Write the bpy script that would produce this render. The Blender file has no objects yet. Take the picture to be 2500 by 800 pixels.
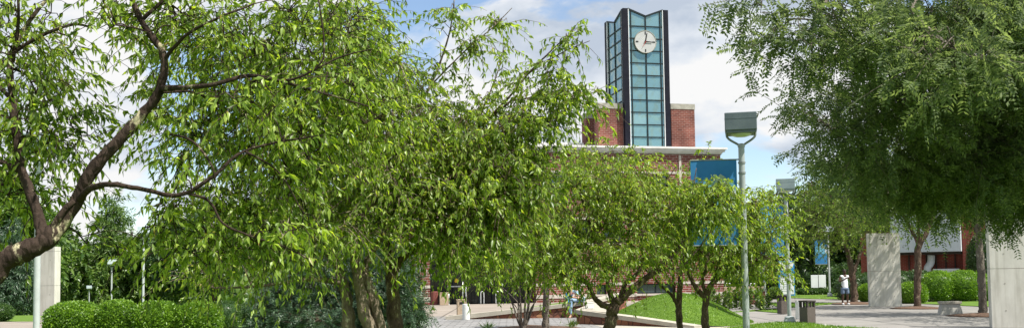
import bpy, bmesh, math, random
import numpy as np
from mathutils import Vector, Matrix

rng = np.random.default_rng(11)
random.seed(5)
sc = bpy.context.scene
COL = sc.collection
PI = math.pi
R = math.radians

# ------------------------------------------------------------------ camera
F_PX = 2400.0
PITCH = math.atan(0.06)
ROLL = R(0.8)
CY = 530.0
CAM = Vector((0, 0, 1.65))
_f = Vector((0, math.cos(PITCH), math.sin(PITCH)))
_r0 = Vector((1, 0, 0))
_u0 = Vector((0, -math.sin(PITCH), math.cos(PITCH)))
_r = _r0 * math.cos(ROLL) - _u0 * math.sin(ROLL)
_u = _u0 * math.cos(ROLL) + _r0 * math.sin(ROLL)

cam_d = bpy.data.cameras.new('camera')
cam = bpy.data.objects.new('camera', cam_d)
COL.objects.link(cam)
cam_d.sensor_fit = 'HORIZONTAL'
cam_d.sensor_width = 36
cam_d.lens = 36 * F_PX / 2500
cam_d.shift_y = (CY - 400) / 2500
cam_d.clip_start = 0.1
cam_d.clip_end = 5000
cam.matrix_world = Matrix(((_r.x, _u.x, -_f.x, CAM.x), (_r.y, _u.y, -_f.y, CAM.y), (_r.z, _u.z, -_f.z, CAM.z), (0, 0, 0, 1)))
sc.camera = cam


def ray(px, py):
    return _f + _r * ((px - 1250) / F_PX) + _u * ((CY - py) / F_PX)


def at(px, py, Y):
    d = ray(px, py)
    return CAM + d * (Y / d.y)


def gr(px, py, z=0.0):
    d = ray(px, py)
    return CAM + d * ((z - CAM.z) / d.z)


def xat(px, Y):
    """world x of a column of the picture near eye level at depth Y"""
    return at(px, 672, Y).x


# ------------------------------------------------------------------ materials
def new_mat(name):
    m = bpy.data.materials.new(name)
    m.use_nodes = True
    nt = m.node_tree
    b = nt.nodes['Principled BSDF']
    return m, nt, b


def lk(nt, a, b):
    nt.links.new(a, b)


def node(nt, t, **kw):
    n = nt.nodes.new(t)
    for k, v in kw.items():
        setattr(n, k, v)
    return n


def ramp(nt, stops):
    n = nt.nodes.new('ShaderNodeValToRGB')
    e = n.color_ramp.elements
    e[0].position, e[0].color = stops[0][0], (*stops[0][1], 1)
    e[1].position, e[1].color = stops[-1][0], (*stops[-1][1], 1)
    for p, c in stops[1:-1]:
        k = e.new(p)
        k.color = (*c, 1)
    return n


def noisy(name, c1, c2, scale=4, rough=0.8, bump=0.0, bscale=None, metallic=0.0, spec=0.3, detail=6, coords='Object', lo=0.35, hi=0.65):
    m, nt, b = new_mat(name)
    tc = node(nt, 'ShaderNodeTexCoord')
    n = node(nt, 'ShaderNodeTexNoise')
    n.inputs['Scale'].default_value = scale
    n.inputs['Detail'].default_value = detail
    n.inputs['Roughness'].default_value = 0.6
    lk(nt, tc.outputs[coords], n.inputs['Vector'])
    r = ramp(nt, [(lo, c1), (hi, c2)])
    lk(nt, n.outputs['Fac'], r.inputs['Fac'])
    lk(nt, r.outputs['Color'], b.inputs['Base Color'])
    b.inputs['Roughness'].default_value = rough
    b.inputs['Metallic'].default_value = metallic
    b.inputs['Specular IOR Level'].default_value = spec
    if bump:
        n2 = node(nt, 'ShaderNodeTexNoise')
        n2.inputs['Scale'].default_value = bscale or scale * 4
        n2.inputs['Detail'].default_value = 5
        lk(nt, tc.outputs[coords], n2.inputs['Vector'])
        bp = node(nt, 'ShaderNodeBump')
        bp.inputs['Strength'].default_value = bump
        bp.inputs['Distance'].default_value = 0.02
        lk(nt, n2.outputs['Fac'], bp.inputs['Height'])
        lk(nt, bp.outputs['Normal'], b.inputs['Normal'])
    return m


def leaf_mat(name, cols, trans=0.4, tcol=None, rough=0.38, spec=0.5, odd=None):
    """cols: list of three base colours, drawn per leaf; odd: colour of the few yellowing leaves"""
    m, nt, b = new_mat(name)
    g = node(nt, 'ShaderNodeNewGeometry')
    stops = [(0.0, cols[0]), (0.5, cols[1]), (0.88, cols[2])]
    if odd:
        stops += [(0.90, cols[2]), (0.903, odd), (0.912, odd), (0.915, cols[2])]
    stops += [(1.0, cols[2])]
    r = ramp(nt, stops)
    tcn = node(nt, 'ShaderNodeTexCoord')
    cn = node(nt, 'ShaderNodeTexNoise')
    cn.inputs['Scale'].default_value = 1.7
    cn.inputs['Detail'].default_value = 4
    lk(nt, tcn.outputs['Object'], cn.inputs['Vector'])
    ma = node(nt, 'ShaderNodeMath', operation='MULTIPLY_ADD')
    lk(nt, cn.outputs['Fac'], ma.inputs[0])
    ma.inputs[1].default_value = 1.6
    ma.inputs[2].default_value = -0.80
    mb_ = node(nt, 'ShaderNodeMath', operation='ADD')
    lk(nt, ma.outputs[0], mb_.inputs[0])
    lk(nt, g.outputs['Random Per Island'], mb_.inputs[1])
    mb_.use_clamp = True
    lk(nt, mb_.outputs[0], r.inputs['Fac'])
    lk(nt, r.outputs['Color'], b.inputs['Base Color'])
    b.inputs['Roughness'].default_value = rough
    b.inputs['Specular IOR Level'].default_value = spec
    t = node(nt, 'ShaderNodeBsdfTranslucent')
    mul = node(nt, 'ShaderNodeMix', data_type='RGBA', blend_type='MULTIPLY')
    mul.inputs[0].default_value = 1.0
    lk(nt, r.outputs['Color'], mul.inputs[6])
    mul.inputs[7].default_value = (*(tcol or (2.0, 1.9, 0.8)), 1)
    mul.clamp_result = False
    lk(nt, mul.outputs[2], t.inputs['Color'])
    mx = node(nt, 'ShaderNodeMixShader')
    mx.inputs[0].default_value = trans
    lk(nt, b.outputs[0], mx.inputs[1])
    lk(nt, t.outputs[0], mx.inputs[2])
    lk(nt, mx.outputs[0], nt.nodes['Material Output'].inputs['Surface'])
    return m


def bark_mat(name, dark, mid, pale, scale=9):
    m, nt, b = new_mat(name)
    tc = node(nt, 'ShaderNodeTexCoord')
    mp = node(nt, 'ShaderNodeMapping')
    mp.inputs['Scale'].default_value = (1, 1, 0.45)
    lk(nt, tc.outputs['Object'], mp.inputs['Vector'])
    n = node(nt, 'ShaderNodeTexNoise')
    n.inputs['Scale'].default_value = scale
    n.inputs['Detail'].default_value = 9
    n.inputs['Roughness'].default_value = 0.72
    lk(nt, mp.outputs[0], n.inputs['Vector'])
    r = ramp(nt, [(0.34, dark), (0.5, mid), (0.57, mid), (0.64, pale)])
    lk(nt, n.outputs['Fac'], r.inputs['Fac'])
    lk(nt, r.outputs['Color'], b.inputs['Base Color'])
    b.inputs['Roughness'].default_value = 0.95
    b.inputs['Specular IOR Level'].default_value = 0.1
    v = node(nt, 'ShaderNodeTexVoronoi', feature='DISTANCE_TO_EDGE')
    v.inputs['Scale'].default_value = scale * 3
    lk(nt, mp.outputs[0], v.inputs['Vector'])
    ad = node(nt, 'ShaderNodeMath', operation='ADD')
    lk(nt, v.outputs['Distance'], ad.inputs[0])
    lk(nt, n.outputs['Fac'], ad.inputs[1])
    bp = node(nt, 'ShaderNodeBump')
    bp.inputs['Strength'].default_value = 0.9
    bp.inputs['Distance'].default_value = 0.03
    lk(nt, ad.outputs[0], bp.inputs['Height'])
    lk(nt, bp.outputs['Normal'], b.inputs['Normal'])
    return m


def brick_mat(name, c1, c2, mortar, bw=0.40, bh=0.13, ms=0.018, dirt=(0.5, 1.05)):
    m, nt, b = new_mat(name)
    tc = node(nt, 'ShaderNodeTexCoord')
    sp = node(nt, 'ShaderNodeSeparateXYZ')
    lk(nt, tc.outputs['Object'], sp.inputs[0])
    ad = node(nt, 'ShaderNodeMath', operation='ADD')
    lk(nt, sp.outputs[0], ad.inputs[0])
    lk(nt, sp.outputs[1], ad.inputs[1])
    cb = node(nt, 'ShaderNodeCombineXYZ')
    lk(nt, ad.outputs[0], cb.inputs[0])
    lk(nt, sp.outputs[2], cb.inputs[1])
    br = node(nt, 'ShaderNodeTexBrick')
    br.inputs['Scale'].default_value = 1
    br.inputs['Brick Width'].default_value = bw
    br.inputs['Row Height'].default_value = bh
    br.inputs['Mortar Size'].default_value = ms
    br.inputs['Mortar Smooth'].default_value = 0.2
    br.inputs['Color1'].default_value = (*c1, 1)
    br.inputs['Color2'].default_value = (*c2, 1)
    br.inputs['Mortar'].default_value = (*mortar, 1)
    lk(nt, cb.outputs[0], br.inputs['Vector'])
    n = node(nt, 'ShaderNodeTexNoise')
    n.inputs['Scale'].default_value = 0.9
    n.inputs['Detail'].default_value = 7
    lk(nt, tc.outputs['Object'], n.inputs['Vector'])
    r = ramp(nt, [(0.3, (dirt[0],) * 3), (0.7, (dirt[1],) * 3)])
    lk(nt, n.outputs['Fac'], r.inputs['Fac'])
    mul = node(nt, 'ShaderNodeMix', data_type='RGBA', blend_type='MULTIPLY')
    mul.inputs[0].default_value = 1.0
    lk(nt, br.outputs['Color'], mul.inputs[6])
    lk(nt, r.outputs['Color'], mul.inputs[7])
    lk(nt, mul.outputs[2], b.inputs['Base Color'])
    b.inputs['Roughness'].default_value = 0.9
    b.inputs['Specular IOR Level'].default_value = 0.2
    return m


def paving_mat(name, c1, c2, joint, cell_x, cell_y, jw=0.02, offset=0.0, nscale=0.8):
    m, nt, b = new_mat(name)
    tc = node(nt, 'ShaderNodeTexCoord')
    br = node(nt, 'ShaderNodeTexBrick')
    br.offset = offset
    br.inputs['Scale'].default_value = 1
    br.inputs['Brick Width'].default_value = cell_x
    br.inputs['Row Height'].default_value = cell_y
    br.inputs['Mortar Size'].default_value = jw
    br.inputs['Color1'].default_value = (*c1, 1)
    br.inputs['Color2'].default_value = (*c2, 1)
    br.inputs['Mortar'].default_value = (*joint, 1)
    lk(nt, tc.outputs['Object'], br.inputs['Vector'])
    n = node(nt, 'ShaderNodeTexNoise')
    n.inputs['Scale'].default_value = nscale
    n.inputs['Detail'].default_value = 10
    n.inputs['Roughness'].default_value = 0.65
    lk(nt, tc.outputs['Object'], n.inputs['Vector'])
    r = ramp(nt, [(0.28, (0.62,) * 3), (0.45, (0.90, 0.89, 0.87)), (0.68, (1.0,) * 3)])
    lk(nt, n.outputs['Fac'], r.inputs['Fac'])
    mul = node(nt, 'ShaderNodeMix', data_type='RGBA', blend_type='MULTIPLY')
    mul.inputs[0].default_value = 1.0
    lk(nt, br.outputs['Color'], mul.inputs[6])
    lk(nt, r.outputs['Color'], mul.inputs[7])
    lk(nt, mul.outputs[2], b.inputs['Base Color'])
    b.inputs['Roughness'].default_value = 0.85
    b.inputs['Specular IOR Level'].default_value = 0.25
    return m


def stone_mat(name):
    m, nt, b = new_mat(name)
    tc = node(nt, 'ShaderNodeTexCoord')
    v = node(nt, 'ShaderNodeTexVoronoi')
    v.inputs['Scale'].default_value = 3.2
    lk(nt, tc.outputs['Object'], v.inputs['Vector'])
    r = ramp(nt, [(0.1, (0.16, 0.055, 0.03)), (0.4, (0.27, 0.11, 0.055)), (0.65, (0.12, 0.05, 0.035)), (0.9, (0.33, 0.16, 0.075))])
    sp = node(nt, 'ShaderNodeSeparateColor')
    lk(nt, v.outputs['Color'], sp.inputs[0])
    lk(nt, sp.outputs[0], r.inputs['Fac'])
    e = node(nt, 'ShaderNodeTexVoronoi', feature='DISTANCE_TO_EDGE')
    e.inputs['Scale'].default_value = 3.2
    lk(nt, tc.outputs['Object'], e.inputs['Vector'])
    er = ramp(nt, [(0.02, (0.35, 0.33, 0.3)), (0.07, (1, 1, 1))])
    lk(nt, e.outputs['Distance'], er.inputs['Fac'])
    mul = node(nt, 'ShaderNodeMix', data_type='RGBA', blend_type='MULTIPLY')
    mul.inputs[0].default_value = 1.0
    lk(nt, r.outputs['Color'], mul.inputs[6])
    lk(nt, er.outputs['Color'], mul.inputs[7])
    lk(nt, mul.outputs[2], b.inputs['Base Color'])
    b.inputs['Roughness'].default_value = 0.9
    bp = node(nt, 'ShaderNodeBump')
    bp.inputs['Distance'].default_value = 0.04
    lk(nt, e.outputs['Distance'], bp.inputs['Height'])
    lk(nt, bp.outputs['Normal'], b.inputs['Normal'])
    return m


def glass_mat(name, c1, c2, rough=0.08, spec=0.9):
    m, nt, b = new_mat(name)
    g = node(nt, 'ShaderNodeNewGeometry')
    r = ramp(nt, [(0, c1), (1, c2)])
    lk(nt, g.outputs['Random Per Island'], r.inputs['Fac'])
    lk(nt, r.outputs['Color'], b.inputs['Base Color'])
    b.inputs['Roughness'].default_value = rough
    b.inputs['Specular IOR Level'].default_value = spec
    return m


M = {}
M['cherry'] = leaf_mat('cherry leaf', [(0.075, 0.132, 0.016), (0.172, 0.258, 0.036), (0.330, 0.425, 0.080)], 0.50, (2.0, 2.0, 0.6), odd=(0.30, 0.20, 0.04))
M['cherry_mid'] = leaf_mat('cherry leaf yellow green', [(0.090, 0.155, 0.018), (0.195, 0.290, 0.038), (0.345, 0.440, 0.080)], 0.50, (2.0, 1.95, 0.6), odd=(0.34, 0.19, 0.05))
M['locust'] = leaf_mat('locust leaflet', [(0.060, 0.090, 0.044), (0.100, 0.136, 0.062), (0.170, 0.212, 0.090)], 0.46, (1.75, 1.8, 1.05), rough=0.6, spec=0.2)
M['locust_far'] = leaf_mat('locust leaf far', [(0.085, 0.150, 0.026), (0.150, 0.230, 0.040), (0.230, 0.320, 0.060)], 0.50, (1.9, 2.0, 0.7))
M['box'] = leaf_mat('boxwood leaf', [(0.070, 0.145, 0.014), (0.130, 0.245, 0.022), (0.210, 0.340, 0.034)], 0.32, (1.7, 1.8, 0.7))
M['yew'] = leaf_mat('yew needle', [(0.030, 0.065, 0.020), (0.050, 0.105, 0.024), (0.090, 0.160, 0.030)], 0.2, (1.5, 1.8, 0.8))
M['spruce'] = leaf_mat('blue spruce needle', [(0.030, 0.062, 0.034), (0.050, 0.095, 0.050), (0.080, 0.140, 0.064)], 0.15, (1.4, 1.6, 0.9))
M['far_leaf'] = leaf_mat('far leaf', [(0.050, 0.105, 0.022), (0.090, 0.160, 0.032), (0.150, 0.225, 0.046)], 0.3, (1.6, 1.8, 0.7))
M['far_dark'] = leaf_mat('far dark leaf', [(0.028, 0.062, 0.022), (0.052, 0.100, 0.030), (0.085, 0.145, 0.040)], 0.25, (1.5, 1.7, 0.8))
M['plant'] = leaf_mat('bed plant leaf', [(0.06, 0.12, 0.02), (0.10, 0.17, 0.03), (0.16, 0.22, 0.05)], 0.3, (1.6, 1.8, 0.7), odd=(0.6, 0.5, 0.42))
M['flower'] = leaf_mat('dusty red leaf', [(0.22, 0.05, 0.045), (0.30, 0.09, 0.07), (0.16, 0.10, 0.05)], 0.3, (1.4, 1.2, 1.0))
M['blade'] = leaf_mat('grass blade', [(0.080, 0.160, 0.012), (0.125, 0.225, 0.018), (0.180, 0.280, 0.028)], 0.3, (1.6, 1.8, 0.7))
M['bark'] = bark_mat('cherry bark', (0.016, 0.011, 0.009), (0.048, 0.034, 0.026), (0.42, 0.38, 0.24), 7)
M['bark_pale'] = bark_mat('lichen bark', (0.06, 0.045, 0.035), (0.20, 0.16, 0.115), (0.46, 0.43, 0.30), 8)
M['bark_dark'] = bark_mat('dark bark', (0.035, 0.024, 0.018), (0.120, 0.085, 0.062), (0.34, 0.28, 0.19), 9)
M['bark_grey'] = bark_mat('grey bark', (0.06, 0.05, 0.04), (0.15, 0.13, 0.105), (0.30, 0.27, 0.22), 6)
M['brick'] = brick_mat('red brick', (0.230, 0.062, 0.046), (0.155, 0.040, 0.032), (0.40, 0.31, 0.27), 0.44, 0.15, 0.018)
M['brick_fine'] = brick_mat('fine red brick', (0.250, 0.080, 0.058), (0.155, 0.048, 0.038), (0.30, 0.19, 0.16), 0.34, 0.12, 0.016)
M['brick_far'] = brick_mat('bright red brick', (0.30, 0.060, 0.040), (0.25, 0.050, 0.036), (0.30, 0.16, 0.13), 0.24, 0.085, 0.010)
M['concrete'] = noisy('pale concrete', (0.36, 0.35, 0.31), (0.47, 0.455, 0.41), 1.6, 0.9, 0.25, 40, detail=10)
M['cap'] = noisy('cap stone', (0.32, 0.295, 0.24), (0.42, 0.385, 0.315), 3.0, 0.9, 0.2, 30, detail=9)
M['band'] = noisy('limestone band', (0.40, 0.36, 0.31), (0.50, 0.46, 0.40), 2, 0.9)
M['coping'] = noisy('weathered coping', (0.26, 0.25, 0.21), (0.38, 0.36, 0.31), 3, 0.9)
M['white'] = noisy('white painted cornice', (0.60, 0.59, 0.57), (0.70, 0.69, 0.67), 2, 0.55)
M['navy'] = noisy('navy metal', (0.005, 0.0055, 0.012), (0.010, 0.011, 0.020), 3, 0.6, spec=0.15)
M['trim_white'] = noisy('white trim', (0.62, 0.64, 0.66), (0.74, 0.75, 0.76), 3, 0.45)
M['tower_glass'] = glass_mat('teal tower glass', (0.15, 0.275, 0.275), (0.25, 0.385, 0.38), 0.07, 1.0)
_nt = M['tower_glass'].node_tree
_b = _nt.nodes['Principled BSDF']
_b.inputs['Metallic'].default_value = 0.4
_tc = node(_nt, 'ShaderNodeTexCoord')
_n = node(_nt, 'ShaderNodeTexNoise')
_n.inputs['Scale'].default_value = 0.9
lk(_nt, _tc.outputs['Object'], _n.inputs['Vector'])
_bp = node(_nt, 'ShaderNodeBump')
_bp.inputs['Strength'].default_value = 0.5
_bp.inputs['Distance'].default_value = 0.12
lk(_nt, _n.outputs['Fac'], _bp.inputs['Height'])
lk(_nt, _bp.outputs['Normal'], _b.inputs['Normal'])
M['win_glass'] = glass_mat('dark window glass', (0.012, 0.02, 0.022), (0.05, 0.08, 0.085), 0.05, 0.8)
M['door_glass'] = glass_mat('entrance glass', (0.004, 0.005, 0.006), (0.010, 0.012, 0.013), 0.12, 0.35)
M['frame_dark'] = noisy('dark window frame', (0.010, 0.016, 0.018), (0.018, 0.026, 0.028), 5, 0.5, spec=0.2)
M['clock_face'] = noisy('clock face', (0.40, 0.405, 0.40), (0.48, 0.48, 0.47), 2, 0.5)
M['black'] = noisy('black enamel', (0.008, 0.008, 0.01), (0.014, 0.014, 0.016), 4, 0.5)
M['red'] = noisy('red enamel', (0.4, 0.04, 0.03), (0.45, 0.05, 0.04), 4, 0.5)
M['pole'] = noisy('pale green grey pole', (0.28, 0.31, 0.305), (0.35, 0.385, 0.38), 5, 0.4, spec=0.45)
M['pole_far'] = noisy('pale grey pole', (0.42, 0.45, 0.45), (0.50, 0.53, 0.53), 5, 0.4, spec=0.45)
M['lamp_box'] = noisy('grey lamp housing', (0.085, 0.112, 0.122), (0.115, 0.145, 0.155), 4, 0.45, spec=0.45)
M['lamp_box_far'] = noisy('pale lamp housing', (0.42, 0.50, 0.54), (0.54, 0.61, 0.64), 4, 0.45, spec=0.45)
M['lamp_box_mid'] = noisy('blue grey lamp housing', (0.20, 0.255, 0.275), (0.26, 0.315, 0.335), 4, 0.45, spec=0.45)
M['lens'] = noisy('lamp lens', (0.60, 0.60, 0.56), (0.70, 0.70, 0.66), 4, 0.2, spec=0.5)
M['yoke'] = noisy('yoke metal', (0.17, 0.19, 0.18), (0.25, 0.27, 0.26), 6, 0.45)
M['banner_blue'] = noisy('blue banner cloth', (0.022, 0.150, 0.340), (0.040, 0.205, 0.420), 1.2, 0.8)
M['banner_white'] = noisy('white banner print', (0.60, 0.68, 0.74), (0.70, 0.76, 0.80), 2, 0.8)
M['banner_green'] = noisy('green banner print', (0.22, 0.33, 0.22), (0.33, 0.42, 0.28), 4, 0.8)
M['banner_teal'] = noisy('teal banner print', (0.09, 0.29, 0.42), (0.14, 0.36, 0.48), 2, 0.8)
M['sign_blue'] = noisy('sign blue', (0.02, 0.20, 0.48), (0.03, 0.24, 0.54), 2, 0.5)
M['sign_white'] = noisy('sign white', (0.66, 0.69, 0.72), (0.74, 0.76, 0.78), 2, 0.4)
M['sign_grey'] = noisy('sign print grey', (0.34, 0.37, 0.40), (0.44, 0.46, 0.49), 8, 0.5)
M['bin_brown'] = noisy('pebbled brown bin', (0.075, 0.062, 0.052), (0.135, 0.115, 0.098), 45, 0.85, 0.4, 60)
M['bin_dark'] = noisy('dark bin frame', (0.030, 0.024, 0.020), (0.05, 0.042, 0.036), 12, 0.7)
M['bin_tan'] = noisy('tan bin', (0.33, 0.25, 0.17), (0.43, 0.335, 0.235), 10, 0.85, 0.2)
M['bin_red'] = noisy('red brown slats', (0.19, 0.060, 0.050), (0.26, 0.090, 0.072), 14, 0.8)
M['bin_white'] = noisy('white bin', (0.62, 0.62, 0.58), (0.72, 0.72, 0.68), 6, 0.6)
M['rail'] = noisy('steel rail', (0.52, 0.54, 0.53), (0.66, 0.67, 0.66), 6, 0.35, metallic=0.3)
M['stone'] = stone_mat('field stone')
M['mulch'] = noisy('bark mulch', (0.055, 0.032, 0.022), (0.17, 0.105, 0.068), 22, 1.0, 0.8, 40, detail=10)
M['paving'] = paving_mat('plaza concrete', (0.275, 0.24, 0.205), (0.315, 0.275, 0.235), (0.14, 0.12, 0.10), 3.0, 3.0, 0.05)
M['paving_grey'] = paving_mat('plaza grey concrete', (0.215, 0.206, 0.193), (0.255, 0.243, 0.225), (0.13, 0.125, 0.12), 3.0, 3.4, 0.05)
M['pavers'] = paving_mat('grey pavers', (0.20, 0.20, 0.20), (0.27, 0.265, 0.26), (0.15, 0.145, 0.14), 0.5, 0.5, 0.03, 0.5)
M['strip'] = paving_mat('pale walk', (0.38, 0.35, 0.30), (0.42, 0.385, 0.33), (0.3, 0.27, 0.24), 1.6, 3.0, 0.02)
M['soil'] = noisy('lawn ground', (0.070, 0.135, 0.012), (0.105, 0.180, 0.018), 3, 1.0, 0.6, 60, detail=10)
M['skin_dark'] = noisy('deep brown skin', (0.06, 0.030, 0.018), (0.075, 0.038, 0.024), 20, 0.55)
M['skin'] = noisy('light skin', (0.46, 0.27, 0.19), (0.52, 0.31, 0.22), 20, 0.55)
M['shirt_white'] = noisy('white cotton', (0.72, 0.73, 0.76), (0.80, 0.81, 0.83), 14, 0.9)
M['shorts'] = noisy('slate blue cotton', (0.105, 0.150, 0.225), (0.15, 0.20, 0.285), 14, 0.9)
M['shirt_blue'] = noisy('pale blue cotton', (0.36, 0.55, 0.68), (0.46, 0.64, 0.76), 14, 0.9)
M['jeans'] = noisy('pale denim', (0.20, 0.32, 0.48), (0.32, 0.45, 0.60), 18, 0.9)
M['hair'] = noisy('dark hair', (0.014, 0.010, 0.008), (0.03, 0.02, 0.015), 30, 0.5)
M['shoe'] = noisy('white shoe', (0.6, 0.6, 0.6), (0.7, 0.7, 0.7), 14, 0.7)
M['eye'] = noisy('eye', (0.01, 0.01, 0.01), (0.02, 0.02, 0.02), 4, 0.2)
M['pack_blue'] = noisy('bright blue nylon', (0.02, 0.30, 0.62), (0.03, 0.36, 0.70), 10, 0.6)
M['fascia'] = noisy('pale grey fascia', (0.50, 0.54, 0.56), (0.58, 0.61, 0.63), 1.2, 0.7)
M['yellow'] = noisy('yellow disc', (0.75, 0.50, 0.03), (0.8, 0.55, 0.04), 4, 0.5)


# ------------------------------------------------------------------ mesh helpers
class MB:
    def __init__(self):
        self.v, self.f = [], []

    def add(self, vs, fs):
        o = len(self.v)
        self.v.extend([tuple(x) for x in vs])
        self.f.extend([tuple(i + o for i in f) for f in fs])
        return self

    def box(self, c, s, rz=0.0, taper=1.0, rx=0.0):
        vs = []
        for dz in (-1, 1):
            k = taper if dz > 0 else 1.0
            for dx, dy in ((-1, -1), (1, -1), (1, 1), (-1, 1)):
                p = Vector((dx * s[0] / 2 * k, dy * s[1] / 2 * k, dz * s[2] / 2))
                p = Matrix.Rotation(rx, 3, 'X') @ p
                p = Matrix.Rotation(rz, 3, 'Z') @ p
                vs.append(p + Vector(c))
        return self.add(vs, [(3, 2, 1, 0), (4, 5, 6, 7), (0, 1, 5, 4), (1, 2, 6, 5), (2, 3, 7, 6), (3, 0, 4, 7)])

    def bbox(self, c, s, b=0.01, rz=0.0):
        """box with chamfered edges"""
        bm = bmesh.new()
        bmesh.ops.create_cube(bm, size=1)
        for v in bm.verts:
            v.co = Vector((v.co.x * s[0], v.co.y * s[1], v.co.z * s[2]))
        bmesh.ops.bevel(bm, geom=bm.edges[:], offset=b, segments=2, affect='EDGES', profile=0.5)
        bm.verts.ensure_lookup_table()
        m3 = Matrix.Rotation(rz, 3, 'Z')
        self.add([m3 @ v.co + Vector(c) for v in bm.verts], [[v.index for v in f.verts] for f in bm.faces])
        bm.free()
        return self

    def tube(self, pts, rad, n=8, caps=True):
        pts = [Vector(p) for p in pts]
        if not hasattr(rad, '__len__'):
            rad = [rad] * len(pts)
        vs, fs = [], []
        ref = None
        for i, p in enumerate(pts):
            t = (pts[min(i + 1, len(pts) - 1)] - pts[max(i - 1, 0)])
            t = t.normalized() if t.length > 1e-9 else Vector((0, 0, 1))
            if ref is None:
                ref = t.orthogonal().normalized()
            else:
                ref = ref - t * ref.dot(t)
                ref = ref.normalized() if ref.length > 1e-6 else t.orthogonal().normalized()
            b = t.cross(ref)
            for k in range(n):
                a = 2 * PI * k / n
                vs.append(p + (ref * math.cos(a) + b * math.sin(a)) * rad[i])
        for i in range(len(pts) - 1):
            for k in range(n):
                k2 = (k + 1) % n
                fs.append((i * n + k, i * n + k2, (i + 1) * n + k2, (i + 1) * n + k))
        if caps:
            fs.append(tuple(reversed(range(n))))
            fs.append(tuple((len(pts) - 1) * n + k for k in range(n)))
        return self.add(vs, fs)

    def lathe(self, c, prof, n=20):
        """prof: (radius, z) from the bottom up"""
        vs, fs = [], []
        for r, z in prof:
            for k in range(n):
                a = 2 * PI * k / n
                vs.append((c[0] + r * math.cos(a), c[1] + r * math.sin(a), c[2] + z))
        m = len(prof)
        for i in range(m - 1):
            for k in range(n):
                k2 = (k + 1) % n
                fs.append((i * n + k, i * n + k2, (i + 1) * n + k2, (i + 1) * n + k))
        fs.append(tuple(reversed(range(n))))
        fs.append(tuple((m - 1) * n + k for k in range(n)))
        return self.add(vs, fs)

    def prism(self, poly, z0, z1):
        """poly: xy list (ccw); z0, z1 numbers or lists per vertex"""
        n = len(poly)
        a = z0 if hasattr(z0, '__len__') else [z0] * n
        b = z1 if hasattr(z1, '__len__') else [z1] * n
        vs = [(p[0], p[1], a[i]) for i, p in enumerate(poly)] + [(p[0], p[1], b[i]) for i, p in enumerate(poly)]
        fs = [tuple(reversed(range(n))), tuple(range(n, 2 * n))]
        for i in range(n):
            j = (i + 1) % n
            fs.append((i, j, n + j, n + i))
        return self.add(vs, fs)

    def build(self, name, mat, parent=None, smooth=False):
        me = bpy.data.meshes.new(name)
        me.from_pydata(self.v, [], self.f)
        me.update()
        if smooth:
            me.polygons.foreach_set('use_smooth', [True] * len(me.polygons))
        me.materials.append(mat)
        o = bpy.data.objects.new(name, me)
        COL.objects.link(o)
        if parent:
            o.parent = parent
        return o


def np_mesh(name, V, T, mat, parent=None):
    """V (n,3) float, T (m,3) int triangles"""
    me = bpy.data.meshes.new(name)
    V = np.ascontiguousarray(V, dtype=np.float32)
    T = np.ascontiguousarray(T, dtype=np.int32)
    me.vertices.add(len(V))
    me.vertices.foreach_set('co', V.ravel())
    me.loops.add(T.size)
    me.loops.foreach_set('vertex_index', T.ravel())
    me.polygons.add(len(T))
    me.polygons.foreach_set('loop_start', np.arange(0, T.size, 3, dtype=np.int32))
    me.update(calc_edges=True)
    me.validate()
    me.materials.append(mat)
    o = bpy.data.objects.new(name, me)
    COL.objects.link(o)
    if parent:
        o.parent = parent
    return o


def tag(o, label, cat, group=None, kind=None):
    o['label'] = label
    o['category'] = cat
    if group:
        o['group'] = group
    if kind:
        o['kind'] = kind
    return o


def struct(o):
    o['kind'] = 'structure'
    return o


def thing(name, label, cat, loc=(0, 0, 0), rz=0.0, group=None):
    o = bpy.data.objects.new(name, None)
    o.empty_display_size = 0.2
    COL.objects.link(o)
    o.location = loc
    o.rotation_euler = (0, 0, rz)
    return tag(o, label, cat, group)


def dup(root, loc=None, rz=None, label=None, scale=None):
    def cp(o, parent):
        c = o.copy()
        COL.objects.link(c)
        c.parent = parent
        for ch in o.children:
            cp(ch, c)
        return c
    r = cp(root, None)
    if loc is not None:
        r.location = loc
    if rz is not None:
        r.rotation_euler = (0, 0, rz)
    if scale is not None:
        r.scale = (scale,) * 3
    if label:
        r['label'] = label
    return r


# ------------------------------------------------------------------ foliage
def nrm(a):
    return a / np.maximum(np.linalg.norm(a, axis=-1, keepdims=True), 1e-9)


def leaves(P, D, S, L, W, curl=0.25):
    """one folded, curled leaf per row: base P, direction D, side S, length L, width W"""
    D = nrm(D)
    S = nrm(S - D * np.sum(S * D, 1, keepdims=True))
    N = np.cross(S, D)
    L = L[:, None]
    W = W[:, None]
    n = len(P)
    down = np.array([0, 0, -1.0])
    base = P
    l = P + D * L * 0.42 - S * W * 0.5 + N * W * 0.22
    r = P + D * L * 0.42 + S * W * 0.5 + N * W * 0.22
    m = P + D * L * 0.48 - N * W * 0.05
    t = P + D * L + (down * 0.55 - N * 0.45) * L * curl
    V = np.stack([base, l, r, m, t], 1).reshape(-1, 3)
    o = (np.arange(n) * 5)[:, None, None]
    T = (np.array([[0, 2, 3], [0, 3, 1], [3, 2, 4], [3, 4, 1]])[None] + o).reshape(-1, 3)
    return V, T


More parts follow.
